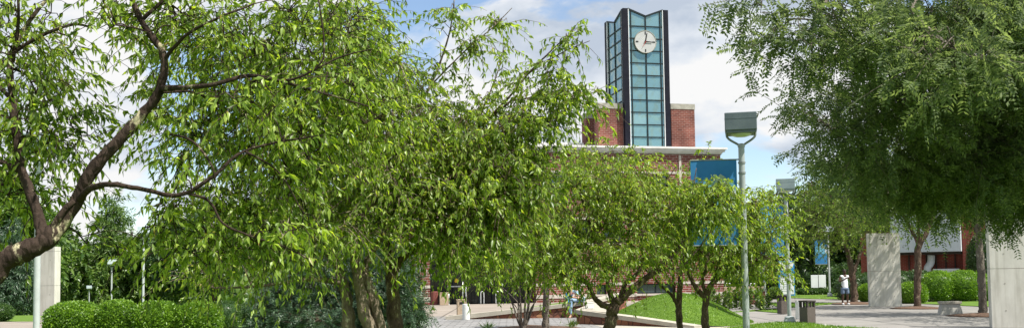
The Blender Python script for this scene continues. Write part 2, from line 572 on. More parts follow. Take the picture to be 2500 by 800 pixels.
def smooth_path(pts, rad, sub=6, jit=0.0):
    """Catmull-Rom through the points"""
    P = [np.array(p, float) for p in pts]
    out, ro = [], []
    n = len(P)
    for i in range(n - 1):
        p0, p1, p2, p3 = P[max(i - 1, 0)], P[i], P[i + 1], P[min(i + 2, n - 1)]
        for k in range(sub):
            t = k / sub
            q = 0.5 * ((2 * p1) + (-p0 + p2) * t + (2 * p0 - 5 * p1 + 4 * p2 - p3) * t * t + (-p0 + 3 * p1 - 3 * p2 + p3) * t ** 3)
            if jit and (i or k):
                q = q + rng.normal(0, 1, 3) * jit * (rad[i] * (1 - t) + rad[i + 1] * t)
            out.append(q)
            ro.append((rad[i] * (1 - t) + rad[i + 1] * t) * (1 + (rng.normal(0, 0.05) if jit else 0)))
    out.append(P[-1])
    ro.append(rad[-1])
    return out, ro


def sample_lobes(lobes, n):
    """lobes: (centre xyz, radii xyz, weight); points inside, denser to the outside"""
    w = np.array([l[2] * (l[1][0] * l[1][1] * l[1][2]) ** 0.75 for l in lobes])
    w = w / w.sum()
    idx = rng.choice(len(lobes), n, p=w)
    d = nrm(rng.normal(size=(n, 3)))
    r = rng.random(n) ** 0.42
    C = np.array([np.array(l[0]) for l in lobes])[idx]
    Rr = np.array([np.array(l[1]) for l in lobes])[idx]
    return C + d * r[:, None] * Rr, d, idx


def px_lobes(raw):
    """(px, py, Y, rx_px, ry_px, depth radius in m, weight) -> lobes in metres"""
    out = []
    for px, py, Y, rx, ry, rd, w in raw:
        c = at(px, py, Y)
        k = Y / F_PX
        out.append((tuple(c), (rx * k, rd, ry * k), w))
    return out


def grow(root, limbs, lobes, n_branch, n_twig, bark, leafm, leaf=(0.085, 0.026), per=18, droop=0.6, twig_len=0.5, reach=0.9,
         compound=None, limb_sides=10, crown_name='crown', leaf_droop=0.9, holes=None, stems=True, twig_r=0.004):
    """Trunk and limbs from polylines, branches that reach into the crown's lobes, leafy twigs on the branches."""
    mb = MB()
    nodes, nrad = [], []
    for pts, rad in limbs:
        p, r = smooth_path(pts, rad, 6, 0.10)
        mb.tube(p, r, limb_sides)
        nodes += p[2:]
        nrad += r[2:]
    nodes = list(nodes)
    # branches
    B, _, _ = sample_lobes(lobes, n_branch)
    N0 = np.array(nodes)
    dist = np.array([np.min(np.linalg.norm(N0 - b, axis=1)) for b in B])
    for i in np.argsort(dist):
        b = B[i]
        NA = np.array(nodes)
        dd = np.linalg.norm(NA - b, axis=1)
        j = int(np.argmin(dd + np.where(np.array(nrad) < 0.007, 0.25, 0)))
        a = NA[j]
        ln = dd[j]
        if ln < 0.12:
            continue
        mid = (a + b) / 2 + np.array([0, 0, 0.16 * ln]) + rng.normal(0, 0.07 * ln, 3)
        r0 = min(nrad[j] * 0.7, 0.006 + 0.012 * ln)
        r0 = max(r0, 0.005)
        p, r = smooth_path([a, mid, b], [r0, r0 * 0.75, max(r0 * 0.45, 0.004)], 5, 0.2)
        mb.tube(p, r, 5, caps=False)
        nodes += p[1:]
        nrad += r[1:]
    # twigs
    T, dirs, idx = sample_lobes(lobes, n_twig)
    if holes is not None:
        keep = np.ones(len(T), bool)
        for (c, rr) in holes:
            keep &= np.sum(((T - np.array(c)) / np.array(rr)) ** 2, 1) > 1
        T, dirs, idx = T[keep], dirs[keep], idx[keep]
    NA = np.array(nodes)
    LP, LD, LS = [], [], []
    for i in range(len(T)):
        e = T[i]
        dd = np.linalg.norm(NA - e, axis=1)
        j = int(np.argmin(dd))
        a = NA[j]
        if dd[j] > reach:
            a = e + (a - e) / dd[j] * reach
        out = dirs[i].copy()
        out[2] *= 0.5
        out = out + rng.normal(0, 0.45, 3)
        out = out / np.linalg.norm(out)
        tl = twig_len * (0.6 + 0.8 * rng.random())
        ks = np.linspace(0, 1, 6)
        tip = [e + out * tl * k + np.array([0, 0, -1.0]) * droop * tl * k * k for k in ks]
        if stems:
            mb.tube([a, (a + e) / 2 + np.array([0, 0, 0.05])] + tip[::2] + [tip[-1]], [twig_r * 1.4, twig_r * 1.2, twig_r, twig_r * 0.8, twig_r * 0.6, twig_r * 0.5], 3, caps=False)
        q = np.array([a * (1 - k) + e * k for k in np.linspace(0.35, 1, 4)] + tip[1:])
        m = per
        u = np.sort(rng.random(m) ** 0.8) * (len(q) - 1.001)
        k0 = u.astype(int)
        fr = (u - k0)[:, None]
        pos = q[k0] * (1 - fr) + q[k0 + 1] * fr
        tang = nrm(q[k0 + 1] - q[k0])
        side = nrm(np.cross(tang, rng.normal(size=(m, 3))))
        d = tang * 0.55 + side * 0.75 + np.array([0, 0, -1.0]) * leaf_droop * (0.4 + 0.8 * rng.random((m, 1)))
        LP.append(pos)
        LD.append(d)
        LS.append(rng.normal(size=(m, 3)))
    P = np.concatenate(LP)
    D = nrm(np.concatenate(LD))
    S = np.concatenate(LS)
    if compound:
        npair, rl, ll, lw = compound
        n = len(P)
        S[:, 2] *= 0.35
        S = nrm(S - D * np.sum(S * D, 1, keepdims=True))
        rlen = rl * (0.7 + 0.6 * rng.random(n))
        VP, VD, VS = [], [], []
        Nn = np.cross(S, D)
        for k in range(npair):
            t = (k + 0.8) / npair
            base = P + D * (rlen * t)[:, None] + np.array([0, 0, -1.0]) * (0.25 * rlen * t * t)[:, None]
            for sg in (-1, 1):
                VP.append(base)
                VD.append(S * sg * 0.9 + D * 0.45 + rng.normal(0, 0.10, (n, 3)))
                VS.append(D + Nn * rng.normal(0, 0.25, (n, 1)))
        P, D, S = np.concatenate(VP), np.concatenate(VD), np.concatenate(VS)
        leaf = (ll, lw)
    n = len(P)
    L = leaf[0] * (0.45 + 0.8 * rng.random(n) ** 0.8)
    W = leaf[1] * (0.75 + 0.5 * rng.random(n))
    V, Tt = leaves(P, D, S, L, W)
    base = np.array(root.location)
    tr = mb
    tr.v = [(x - base[0], y - base[1], z - base[2]) for x, y, z in tr.v]
    tr.build('trunk', bark, root, smooth=True)
    np_mesh(crown_name, V - base, Tt, leafm, root)
    return root


def limb_px(lst):
    return [at(a, b, c) for a, b, c, _ in lst], [x[3] for x in lst]


def lump_bush(lumps, n, leaf, z_floor=0.0, jitter=0.5, power=2.6, outward=0.7):
    """lumps: (centre, radii); leaf-covered bush over the union of rounded lumps. Returns V, T."""
    Vs, Ts, off = [], [], 0
    # solid inner mass
    for c, rr in lumps:
        c, rr = np.array(c), np.array(rr) * 0.85
        nu, nv = 18, 12
        vv = []
        for i in range(nv + 1):
            th = PI * i / nv
            for k in range(nu):
                ph = 2 * PI * k / nu
                d = np.array([math.sin(th) * math.cos(ph), math.sin(th) * math.sin(ph), math.cos(th)])
                s = (np.sum(np.abs(d) ** power)) ** (-1 / power)
                q = c + d * s * rr * (1 + rng.normal(0, 0.02))
                q[2] = max(q[2], z_floor)
                vv.append(q)
        tt = []
        for i in range(nv):
            for k in range(nu):
                k2 = (k + 1) % nu
                a, b2, c2, d2 = i * nu + k, i * nu + k2, (i + 1) * nu + k2, (i + 1) * nu + k
                tt += [(a, c2, b2), (a, d2, c2)]
        Vs.append(np.array(vv))
        Ts.append(np.array(tt) + off)
        off += len(vv)
    area = np.array([(r[0] * r[1] + r[0] * r[2] + r[1] * r[2]) for _, r in lumps])
    cnt = (n * area / area.sum()).astype(int)
    P, Nn = [], []
    for (c, rr), m in zip(lumps, cnt):
        d = nrm(rng.normal(size=(m, 3)))
        s = (np.sum(np.abs(d) ** power, 1)) ** (-1 / power)
        q = np.array(c) + d * s[:, None] * np.array(rr) * (0.86 + 0.17 * rng.random((m, 1)) + np.where(rng.random((m, 1)) < 0.03, 0.06, 0))
        nn = nrm(np.sign(d) * np.abs(d * s[:, None]) ** (power - 1) / np.array(rr))
        keep = q[:, 2] > z_floor
        for (c2, r2) in lumps:
            if c2 is c:
                continue
            keep &= np.sum(np.abs((q - np.array(c2)) / (np.array(r2) * 0.9)) ** power, 1) > 1
        P.append(q[keep])
        Nn.append(nn[keep])
    P, Nn = np.concatenate(P), np.concatenate(Nn)
    m = len(P)
    D = nrm(Nn * outward + rng.normal(0, jitter, (m, 3)) + np.array([0, 0, 0.25]))
    V, T = leaves(P, D, rng.normal(size=(m, 3)), leaf[0] * (0.7 + 0.6 * rng.random(m)), leaf[1] * (0.7 + 0.6 * rng.random(m)), 0.15)
    Vs.append(V)
    Ts.append(T + off)
    return np.concatenate(Vs), np.concatenate(Ts)


def bush(name, label, cat, lumps, n, leaf, mat, group=None, jitter=0.5, power=2.6, z_floor=0.0):
    V, T = lump_bush(lumps, n, leaf, z_floor, jitter, power)
    base = np.array([np.mean([l[0][0] for l in lumps]), np.mean([l[0][1] for l in lumps]), z_floor])
    o = np_mesh(name, V - base, T, mat)
    o.location = base
    return tag(o, label, cat, group)


def blades(name, P, h, w, mat, label=None):
    n = len(P)
    D = np.stack([rng.normal(0, 0.35, n), rng.normal(0, 0.35, n), np.ones(n)], 1)
    a = rng.random(n) * 2 * PI
    S = np.stack([np.cos(a), np.sin(a), np.zeros(n)], 1)
    hh = h * (0.5 + rng.random(n))[:, None]
    V = np.stack([P - S * w / 2, P + S * w / 2, P + D * hh], 1).reshape(-1, 3)
    T = np.arange(3 * n).reshape(-1, 3)
    o = np_mesh(name, V, T, mat)
    o['kind'] = 'stuff'
    o['label'] = label or 'short green grass of the lawn'
    o['category'] = 'grass'
    return o


def in_poly(x, y, poly):
    c = np.zeros(len(x), bool)
    n = len(poly)
    for i in range(n):
        x1, y1 = poly[i][0], poly[i][1]
        x2, y2 = poly[(i + 1) % n][0], poly[(i + 1) % n][1]
        cond = ((y1 > y) != (y2 > y)) & (x < (x2 - x1) * (y - y1) / (y2 - y1 + 1e-12) + x1)
        c ^= cond
    return c


def poly_points(poly, n):
    xs = [p[0] for p in poly]
    ys = [p[1] for p in poly]
    x = rng.uniform(min(xs), max(xs), n * 3)
    y = rng.uniform(min(ys), max(ys), n * 3)
    k = in_poly(x, y, poly)
    return x[k][:n], y[k][:n]


# ------------------------------------------------------------------ ground
def sstep(a, b, x):
    t = np.clip((x - a) / (b - a), 0, 1)
    return t * t * (3 - 2 * t)


def terrain(x, y):
    x, y = np.asarray(x, float), np.asarray(y, float)
    drop = np.clip(0.055 * (y - 52), 0, 5.0)
    return -drop * sstep(-10, -20, x)


xs = np.concatenate([np.linspace(-900, -80, 14), np.linspace(-70, 70, 57), np.linspace(80, 900, 14)])
ys = np.concatenate([np.linspace(-60, 0, 6), np.linspace(4, 160, 79), np.linspace(175, 1500, 20)])
gx, gy = np.meshgrid(xs, ys)
gz = terrain(gx, gy) - 0.03
V = np.stack([gx.ravel(), gy.ravel(), gz.ravel()], 1)
nx = len(xs)
T = []
for j in range(len(ys) - 1):
    for i in range(nx - 1):
        a = j * nx + i
        T += [(a, a + 1, a + nx + 1), (a, a + nx + 1, a + nx)]
struct(np_mesh('ground', V, np.array(T), M['soil']))


def sheet(name, poly, z, mat, thick=0.12):
    mb = MB()
    mb.prism([(p[0], p[1]) for p in poly], z - thick, z)
    return struct(mb.build(name, mat))


G = lambda px, py: (gr(px, py).x, gr(px, py).y)


def ccw(poly):
    a = sum(poly[i][0] * poly[(i + 1) % len(poly)][1] - poly[(i + 1) % len(poly)][0] * poly[i][1] for i in range(len(poly)))
    return poly if a > 0 else list(reversed(poly))


plaza = ccw([(-5.2, 60), (-5.2, 37.6), (-4.0, 35.9), (4.5, 35.2), (6.0, 33.5), (7.2, 28.5), (8.0, 20), (40, 18), (48, 60), (40, 78), (-5.2, 64.5)])
sheet('plaza', plaza, 0.0, M['paving_grey'])
front_plaza = ccw([(-5.1, 59), (-5.1, 37.5), G(1065, 771), G(1300, 770), G(1480, 745), (9.5, 60.5), (9.5, 64)])
sheet('entrance_paving', front_plaza, 0.004, M['paving'])
pav = ccw([G(1040, 777), G(1240, 776), G(1420, 773), G(1440, 790), (3.0, 29.2), (2.0, 27.5), (-4.5, 27.5)])
sheet('brick_path', pav, 0.012, M['pavers'])
walk = ccw([G(1395, 794), G(1500, 788), G(1700, 797), G(1800, 784), (11.2, 27.5), (2.2, 27.8)])
sheet('walkway', walk, 0.008, M['strip'])
leftp = ccw([(-40, 29), (-14, 29), G(175, 784), G(110, 783), (-30, 42.5), (-60, 43)])
sheet('left_path', leftp, 0.0, M['paving'])
backp = ccw([G(430, 757), G(700, 758), (-5.2, 54), (-5.2, 58.5), (-18, 56.5)])
sheet('back_path', backp, 0.0, M['strip'])
bed = ccw([G(1215, 799), G(1290, 793), G(1400, 797), (3.4, 25.5), (-1.0, 25.5)])
sheet('mulch_bed', bed, 0.02, M['mulch'])
lawn_lamp = ccw([(7.6, 25), G(1740, 808), G(1790, 798), G(1850, 791), G(1900, 787), G(1975, 787), G(2010, 795), (10.4, 28.0), (11, 22)])
sheet('lamp_lawn', lawn_lamp, 0.03, M['soil'])
lawn_back = ccw([G(1750, 764), G(1835, 758), G(1905, 764), G(1905, 752), (17.5, 52), (14.0, 54), (12.0, 44)])
sheet('bed_lawn', lawn_back, 0.03, M['soil'])
lawn_far = ccw([G(1905, 726), G(1990, 729), G(2100, 731), (26, 68), (40, 90), (16, 90)])
sheet('far_lawn', lawn_far, 0.03, M['soil'])
lawn_right = ccw([G(2330, 745), G(2500, 752), (32, 44), (34, 52), (20, 52)])
sheet('right_lawn', lawn_right, 0.03, M['soil'])

# far wood that closes the horizon
mb_v, mb_t, off = [], [], 0
lum = []
for a in np.linspace(-75, 80, 75):
    d = 200 + 60 * rng.random()
    x, y = d * math.sin(R(a)), d * math.cos(R(a))
    h = 8 + 7 * rng.random()
    lum.append(((x, y, float(terrain(x, y)) + h * 0.45), (9 + 4 * rng.random(), 8, h * 0.6)))
V, T = lump_bush(lum, 26000, (1.7, 1.1), -6, 0.7, 2.0)
o = np_mesh('far_woodland', V, T, M['far_leaf'])
tag(o, 'distant wood along the horizon seen as one mass', 'woodland', kind='stuff')

# grass blades
for nm, poly, cnt in (('grass_by_lamp', lawn_lamp, 9000), ('grass_by_bed', lawn_back, 4000), ('grass_far_lawn', lawn_far, 6000)):
    x, y = poly_points(poly, cnt)
    blades('grass', np.stack([x, y, np.full(len(x), 0.03)], 1), 0.05, 0.018, M['blade'], {'grass_by_lamp': 'short grass around the second lamp base', 'grass_by_bed': 'short grass beside the flower bed', 'grass_far_lawn': 'short grass of the lawn behind the signs'}[nm])

# ------------------------------------------------------------------ grass mound
mc = Vector((xat(1648, 35.6), 35.6))


def mound_z(x, y):
    dx, dy = x - mc.x, y - mc.y
    rx = np.where(dx < 0, 2.75, 2.5)
    ry = np.where(dy < 0, 5.2, 4.2)
    r = np.sqrt((dx / rx) ** 2 + (dy / ry) ** 2)
    return 0.96 * np.cos(PI / 2 * np.clip(r, 0, 1)) ** 1.25 + 0.015 * (r < 1)


W2a, W2b = gr(1416, 790), gr(1702, 799)
gx, gy = np.meshgrid(np.linspace(mc.x - 2.9, mc.x + 3.2, 62), np.linspace(30.2, 40, 70))


def behind_wall(x, y):
    t = np.clip((x - W2a.x) / (W2b.x - W2a.x), 0, 1)
    return y > W2a.y + (W2b.y - W2a.y) * t + 0.25


gz = mound_z(gx, gy)
V = np.stack([gx.ravel(), gy.ravel(), gz.ravel()], 1)
ok = (gz.ravel() > 0.001) & behind_wall(gx.ravel(), gy.ravel())
T = []
nx = 62
for j in range(69):
    for i in range(61):
        a = j * nx + i
        q = (a, a + 1, a + nx + 1, a + nx)
        if all(ok[k] for k in q):
            T += [(q[0], q[1], q[2]), (q[0], q[2], q[3])]
struct(np_mesh('grass_mound', V, np.array(T), M['soil']))
x = rng.uniform(mc.x - 2.8, mc.x + 3.1, 60000)
y = rng.uniform(30.3, 39.8, 60000)
z = mound_z(x, y)
k = (z > 0.015) & behind_wall(x, y)
blades('grass', np.stack([x[k], y[k], z[k]], 1), 0.024, 0.020, M['blade'], 'short mown grass covering the mound')


# ------------------------------------------------------------------ stone retaining walls
def sloped_wall(name, label, pts, tops, thick=0.34, cap_t=0.13):
    """pts: plan points; tops: top height at each"""
    base = Vector((pts[0][0], pts[0][1], 0))
    t = thing(name, label, 'wall', base)
    bodymb, capmb = MB(), MB()
    for i in range(len(pts) - 1):
        a, b = Vector(pts[i][:2]), Vector(pts[i + 1][:2])
        d = (b - a).normalized()
        n = Vector((-d.y, d.x))
        for (mb, w, e, lo, hi) in ((bodymb, thick / 2, 0.0, None, -cap_t), (capmb, thick / 2 + 0.06, 0.06, -cap_t, 0)):
            aa, bb = a - d * (e if i == 0 else 0), b + d * (e if i == len(pts) - 2 else 0)
            poly = [aa - n * w - a * 0, bb - n * w, bb + n * w, aa + n * w]
            poly = [(p.x - base.x, p.y - base.y) for p in poly]
            h = [tops[i], tops[i + 1], tops[i + 1], tops[i]]
            z1 = [max(q + hi, 0.001) for q in h]
            z0 = [-0.1] * 4 if lo is None else [q + lo - 0.002 if q + lo > 0 else -0.05 for q in h]
            mb.prism(poly, z0, z1)
    bodymb.build('stone_face', M['stone'], t)
    capmb.build('cap', M['cap'], t)
    return t


w1a, w1b, w1c = gr(1092, 779), gr(1425, 774), gr(1520, 766)
sloped_wall('retaining_wall', 'low red stone wall with pale cap rising from the white cylinder bin to the seated woman', [w1a, w1b, w1c], [0.13, 0.62, 0.90])
w2m = W2a + (W2b - W2a) * 0.5
w2 = sloped_wall('retaining_wall', 'red stone wall with wide pale cap sloping down in front of the grass mound', [W2a, w2m, W2b], [0.50, 0.30, 0.07], 0.36, 0.14)
pb = at(1512, 740, 37.0)
mb = MB()
pl = [(0.0, 0.0), (w2m.x - W2a.x - 0.5, w2m.y - W2a.y + 0.35), (1.55, 3.6), (0.95, 4.0)]
mb.prism(ccw([(p[0] - 0.12, p[1] + 0.10) for p in pl]), 0.36, [0.50, 0.40, 0.60, 0.62] if ccw(pl) == pl else [0.62, 0.60, 0.40, 0.50])
mb.build('cap_slab', M['cap'], w2)
mb = MB()
mb.prism(ccw([(0.0, 0.2), (0.5, 0.45), (1.3, 3.7), (0.95, 3.9)]), -0.1, 0.358)
mb.build('stone_return', M['stone'], w2)
# grass ramp behind the first wall
d1 = (w1b - w1a)
nrm1 = Vector((-d1.y, d1.x, 0)).normalized()
a, b = w1a + d1 * 0.12 + nrm1 * 0.24, w1b + nrm1 * 0.24
mb = MB()
mb.prism([(a.x, a.y), (b.x, b.y), (b.x + nrm1.x * 2.2, b.y + nrm1.y * 2.2), (a.x + nrm1.x * 0.2, a.y + nrm1.y * 0.2)], -0.05, [0.14, 0.56, 0.62, 0.12])
struct(mb.build('grass_bank', M['soil']))

# ------------------------------------------------------------------ clock tower building
TH = R(12.7)
b0 = gr(1768, 729)
AX, AN = Vector((math.cos(TH), math.sin(TH), 0)), Vector((-math.sin(TH), math.cos(TH), 0))


def wp(px, py, off=0.0):
    """picture point -> (u, z) on the plane parallel to the facade, off metres behind it"""
    d = ray(px, py)
    o = Vector((b0.x, b0.y, 0)) + AN * off
    t = (o - CAM).dot(AN) / d.dot(AN)
    p = CAM + d * t
    return (p - o).dot(AX), p.z


bld = thing('brick_building', 'three storey red brick building with white cornice and stone bands below the clock tower', 'building', (b0.x, b0.y, 0), TH)
u_left = wp(975, 600)[0]
z_cor0 = wp(1740, 378)[1]
z_cor1 = wp(1740, 361)[1]
holes = []
win_specs = []
wz1, wz0 = wp(1497, 424)[1], wp(1497, 475)[1]
w2z1, w2z0 = wp(1497, 536)[1], wp(1497, 592)[1]
for cpx, hw in ((1612, 0.55), (1497, 0.68), (1418, 0.5), (1358, 0.55), (1270, 0.6), (1200, 0.6), (1120, 0.6), (1040, 0.6)):
    uc = wp(cpx, 450)[0]
    for za, zb in ((wz0, wz1), (w2z0, w2z1)):
        holes.append((uc - hw, uc + hw, za, zb))
        win_specs.append((uc - hw, uc + hw, za, zb))
gz1 = wp(1560, 692)[1]
for pa, pb_, pyb in ((1456, 1481, 716), (1555, 1650, 716)):
    ua, ub = wp(pa, 700)[0], wp(pb_, 700)[0]
    zz = wp(1560, pyb)[1]
    holes.append((ua, ub, zz, gz1))
    win_specs.append((ua, ub, zz, gz1))
ue0, ue1 = wp(1050, 700)[0], wp(1308, 700)[0]
ze1 = wp(1150, 585)[1]
entr = (ue0, ue1, 0.0, ze1)
holes.append(entr)
us = sorted(set([u_left, 0.0] + [h[0] for h in holes] + [h[1] for h in holes]))
zs = sorted(set([0.0, z_cor0] + [h[2] for h in holes] + [h[3] for h in holes]))
mb = MB()
for i in range(len(us) - 1):
    for j in range(len(zs) - 1):
        uc, zc = (us[i] + us[i + 1]) / 2, (zs[j] + zs[j + 1]) / 2
        if any(h[0] < uc < h[1] and h[2] < zc < h[3] for h in holes):
            continue
        mb.add([(us[i], 0, zs[j]), (us[i + 1], 0, zs[j]), (us[i + 1], 0, zs[j + 1]), (us[i], 0, zs[j + 1])], [(0, 1, 2, 3)])
for h in holes:
    dp = 0.22 if h is not entr else 1.6
    a, b, c, d = (h[0], h[2]), (h[1], h[2]), (h[1], h[3]), (h[0], h[3])
    for p, q in ((a, b), (b, c), (c, d), (d, a)):
        mb.add([(p[0], 0, p[1]), (q[0], 0, q[1]), (q[0], dp, q[1]), (p[0], dp, p[1])], [(3, 2, 1, 0)])
mb.add([(0, 0, 0), (0, 16, 0), (0, 16, z_cor0), (0, 0, z_cor0)], [(0, 1, 2, 3)])
mb.add([(u_left, 0, 0), (u_left, 16, 0), (u_left, 16, z_cor0), (u_left, 0, z_cor0)], [(3, 2, 1, 0)])
mb.add([(0, 16, 0), (u_left, 16, 0), (u_left, 16, z_cor0), (0, 16, z_cor0)], [(0, 1, 2, 3)])
mb.build('wall', M['brick'], bld)
mb = MB()
mb.prism([(u_left, 0.05), (-0.05, 0.05), (-0.05, 15.95), (u_left, 15.95)], z_cor0 - 0.2, z_cor0 + 0.1)
mb.build('roof', M['coping'], bld)
# cornice: three stepped courses
hc = z_cor1 - z_cor0
mb = MB()
for (a, b, ov) in ((0.16, 0.40, 0.10), (0.402, 0.72, 0.24), (0.722, 1.0, 0.36)):
    mb.prism([(u_left, -ov), (ov, -ov), (ov, 16), (u_left, 16)], z_cor0 + hc * a, z_cor0 + hc * b)
mb.build('cornice', M['white'], bld)
mb = MB()
mb.prism([(u_left, -0.05), (0.05, -0.05), (0.05, 15.9), (u_left, 15.9)], z_cor0 + 0.003, z_cor0 + hc * 0.158)
mb.build('stone_course', M['coping'], bld)


def band(za, zb, name='stone_band', u0=u_left, u1=0.03):
    segs = [(u0, u1)]
    for h in holes:
        if h[3] > za + 0.01 and h[2] < zb - 0.01:
            ns = []
            for s in segs:
                if h[1] <= s[0] or h[0] >= s[1]:
                    ns.append(s)
                else:
                    if h[0] > s[0]:
                        ns.append((s[0], h[0]))
                    if h[1] < s[1]:
                        ns.append((h[1], s[1]))
            segs = ns
    for s in segs:
        mb = MB()
        mb.box(((s[0] + s[1]) / 2, 0, (za + zb) / 2), (s[1] - s[0], 0.06, zb - za))
        mb.build(name, M['band'], bld)


def hz(px, pya, pyb):
    return wp(px, pyb)[1], wp(px, pya)[1]


band(*hz(1497, 417, 423))
band(*hz(1497, 530, 535))
band(*hz(1690, 686, 692))
band(*hz(1690, 712, 721))
z0 = wp(1497, 455)[1]
for pxv in (1660,):
    u = wp(pxv, 400)[0]
    mb = MB()
    mb.box((u, -0.02, (z_cor0 + gz1) / 2 + 0.6), (0.16, 0.05, z_cor0 - gz1 - 1.3))
    mb.build('stone_pilaster', M['band'], bld)
for (ua, ub, za, zb) in win_specs:
    w = MB()
    fw = 0.07
    cx, cz = (ua + ub) / 2, (za + zb) / 2
    for (c, s) in (((cx, 0.16, za + fw / 2), (ub - ua, 0.08, fw)), ((cx, 0.16, zb - fw / 2), (ub - ua, 0.08, fw)),
                   ((ua + fw / 2, 0.16, cz), (fw, 0.08, zb - za - 2 * fw - 0.004)), ((ub - fw / 2, 0.16, cz), (fw, 0.08, zb - za - 2 * fw - 0.004)),
                   ((cx, 0.165, cz), (0.05, 0.07, zb - za - 2 * fw - 0.006))):
        w.box(c, s)
    fo = w.build('window', M['frame_dark'], bld)
    g = MB()
    g.add([(ua, 0.19, za), (cx - 0.01, 0.19, za), (cx - 0.01, 0.19, zb), (ua, 0.19, zb)], [(0, 1, 2, 3)])
    g.add([(cx + 0.01, 0.192, za), (ub, 0.192, za), (ub, 0.192, zb), (cx + 0.01, 0.192, zb)], [(0, 1, 2, 3)])
    g.build('pane', M['win_glass'], fo)
    s = MB()
    s.box((cx, -0.02, za - 0.06), (ub - ua + 0.2, 0.16, 0.11))
    s.build('sill', M['band'], fo)
# entrance
e = MB()
nb = 8
for i in range(nb):
    ua, ub = ue0 + (ue1 - ue0) * i / nb, ue0 + (ue1 - ue0) * (i + 1) / nb
    e.add([(ua + 0.05, 1.55, 0.02), (ub - 0.05, 1.55, 0.02), (ub - 0.05, 1.55, 2.3), (ua + 0.05, 1.55, 2.3)], [(0, 1, 2, 3)])
    e.add([(ua + 0.05, 1.55, 2.42), (ub - 0.05, 1.55, 2.42), (ub - 0.05, 1.55, ze1), (ua + 0.05, 1.55, ze1)], [(0, 1, 2, 3)])
e.build('entrance_glazing', M['door_glass'], bld)
e = MB()
for i in range(nb + 1):
    u = ue0 + (ue1 - ue0) * i / nb
    e.box((u, 1.5, ze1 / 2), (0.08, 0.09, ze1 - 0.01))
e.box(((ue0 + ue1) / 2, 1.51, 2.36), (ue1 - ue0 - 0.02, 0.06, 0.1))
e.build('entrance_frame', M['frame_dark'], bld)
rr = MB()
ua, ub = wp(1100, 698)[0], wp(1150, 698)[0]
rr.box(((ua + ub) / 2, 1.42, wp(1120, 698, 1.4)[1]), (ub - ua, 0.06, 0.07))
rr.build('door_bar', M['rail'], bld)
yd = MB()
u, z = wp(1114, 684, 1.4)
yd.tube([(u, 1.47, z), (u, 1.43, z)], 0.13, 18)
yd.build('door_disc', M['yellow'], bld)


# roof blocks
def roof_block(pxa, pxb, pyt, off, dep, name='brick_pier'):
    ua, zt = wp(pxa, pyt, off)
    ub, _ = wp(pxb, pyt, off)
    mb = MB()
    ct = 0.36
    mb.prism([(ua, off), (ub, off), (ub, off + dep), (ua, off + dep)], z_cor0, zt - ct)
    o = mb.build(name, M['brick_fine'], bld)
    mb = MB()
    mb.prism([(ua - 0.03, off - 0.03), (ub + 0.03, off - 0.03), (ub + 0.03, off + dep + 0.03), (ua - 0.03, off + dep + 0.03)], zt - ct + 0.002, zt)
    mb.build('coping', M['coping'], o)


roof_block(1460, 1522, 251, 1.6, 0.9)
roof_block(1638, 1695, 253, 1.6, 3.0)
roof_block(1430, 1475, 276, 5.0, 1.0)
# rear parapet seen to the left
ua, zt = wp(1250, 346, 4.0)
mb = MB()
mb.prism([(ua - 12, 4.0), (wp(1425, 347, 4.0)[0], 4.0), (wp(1425, 347, 4.0)[0], 9.0), (ua - 12, 9.0)], z_cor0, zt)
mb.build('parapet', M['white'], bld)

# ---- clock tower
OFF = 1.2
uL, _ = wp(1524, 200, OFF)
uR, _ = wp(1635, 200, OFF)
zT = wp(1519, 20, OFF)[1]
W = uR - uL
DP = 3.9
tbase = Vector((b0.x, b0.y, 0)) + AX * uL + AN * OFF
tw = thing('clock_tower', 'tall teal glass clock tower with navy corner posts and notched top', 'tower', (tbase.x, tbase.y, z_cor0), TH)
H = zT - z_cor0
PW = 0.36
mb = MB()
for (x, y) in ((0, 0), (W - PW, 0), (0, DP - PW), (W - PW, DP - PW)):
    mb = MB()
    mb.prism([(x, y), (x + PW, y), (x + PW, y + PW), (x, y + PW)], 0.1, H)
    mb.build('corner_post', M['navy'], tw)
rowh = wp(1570, 190, OFF)[1] - wp(1570, 220, OFF)[1]
dipz = 0.46


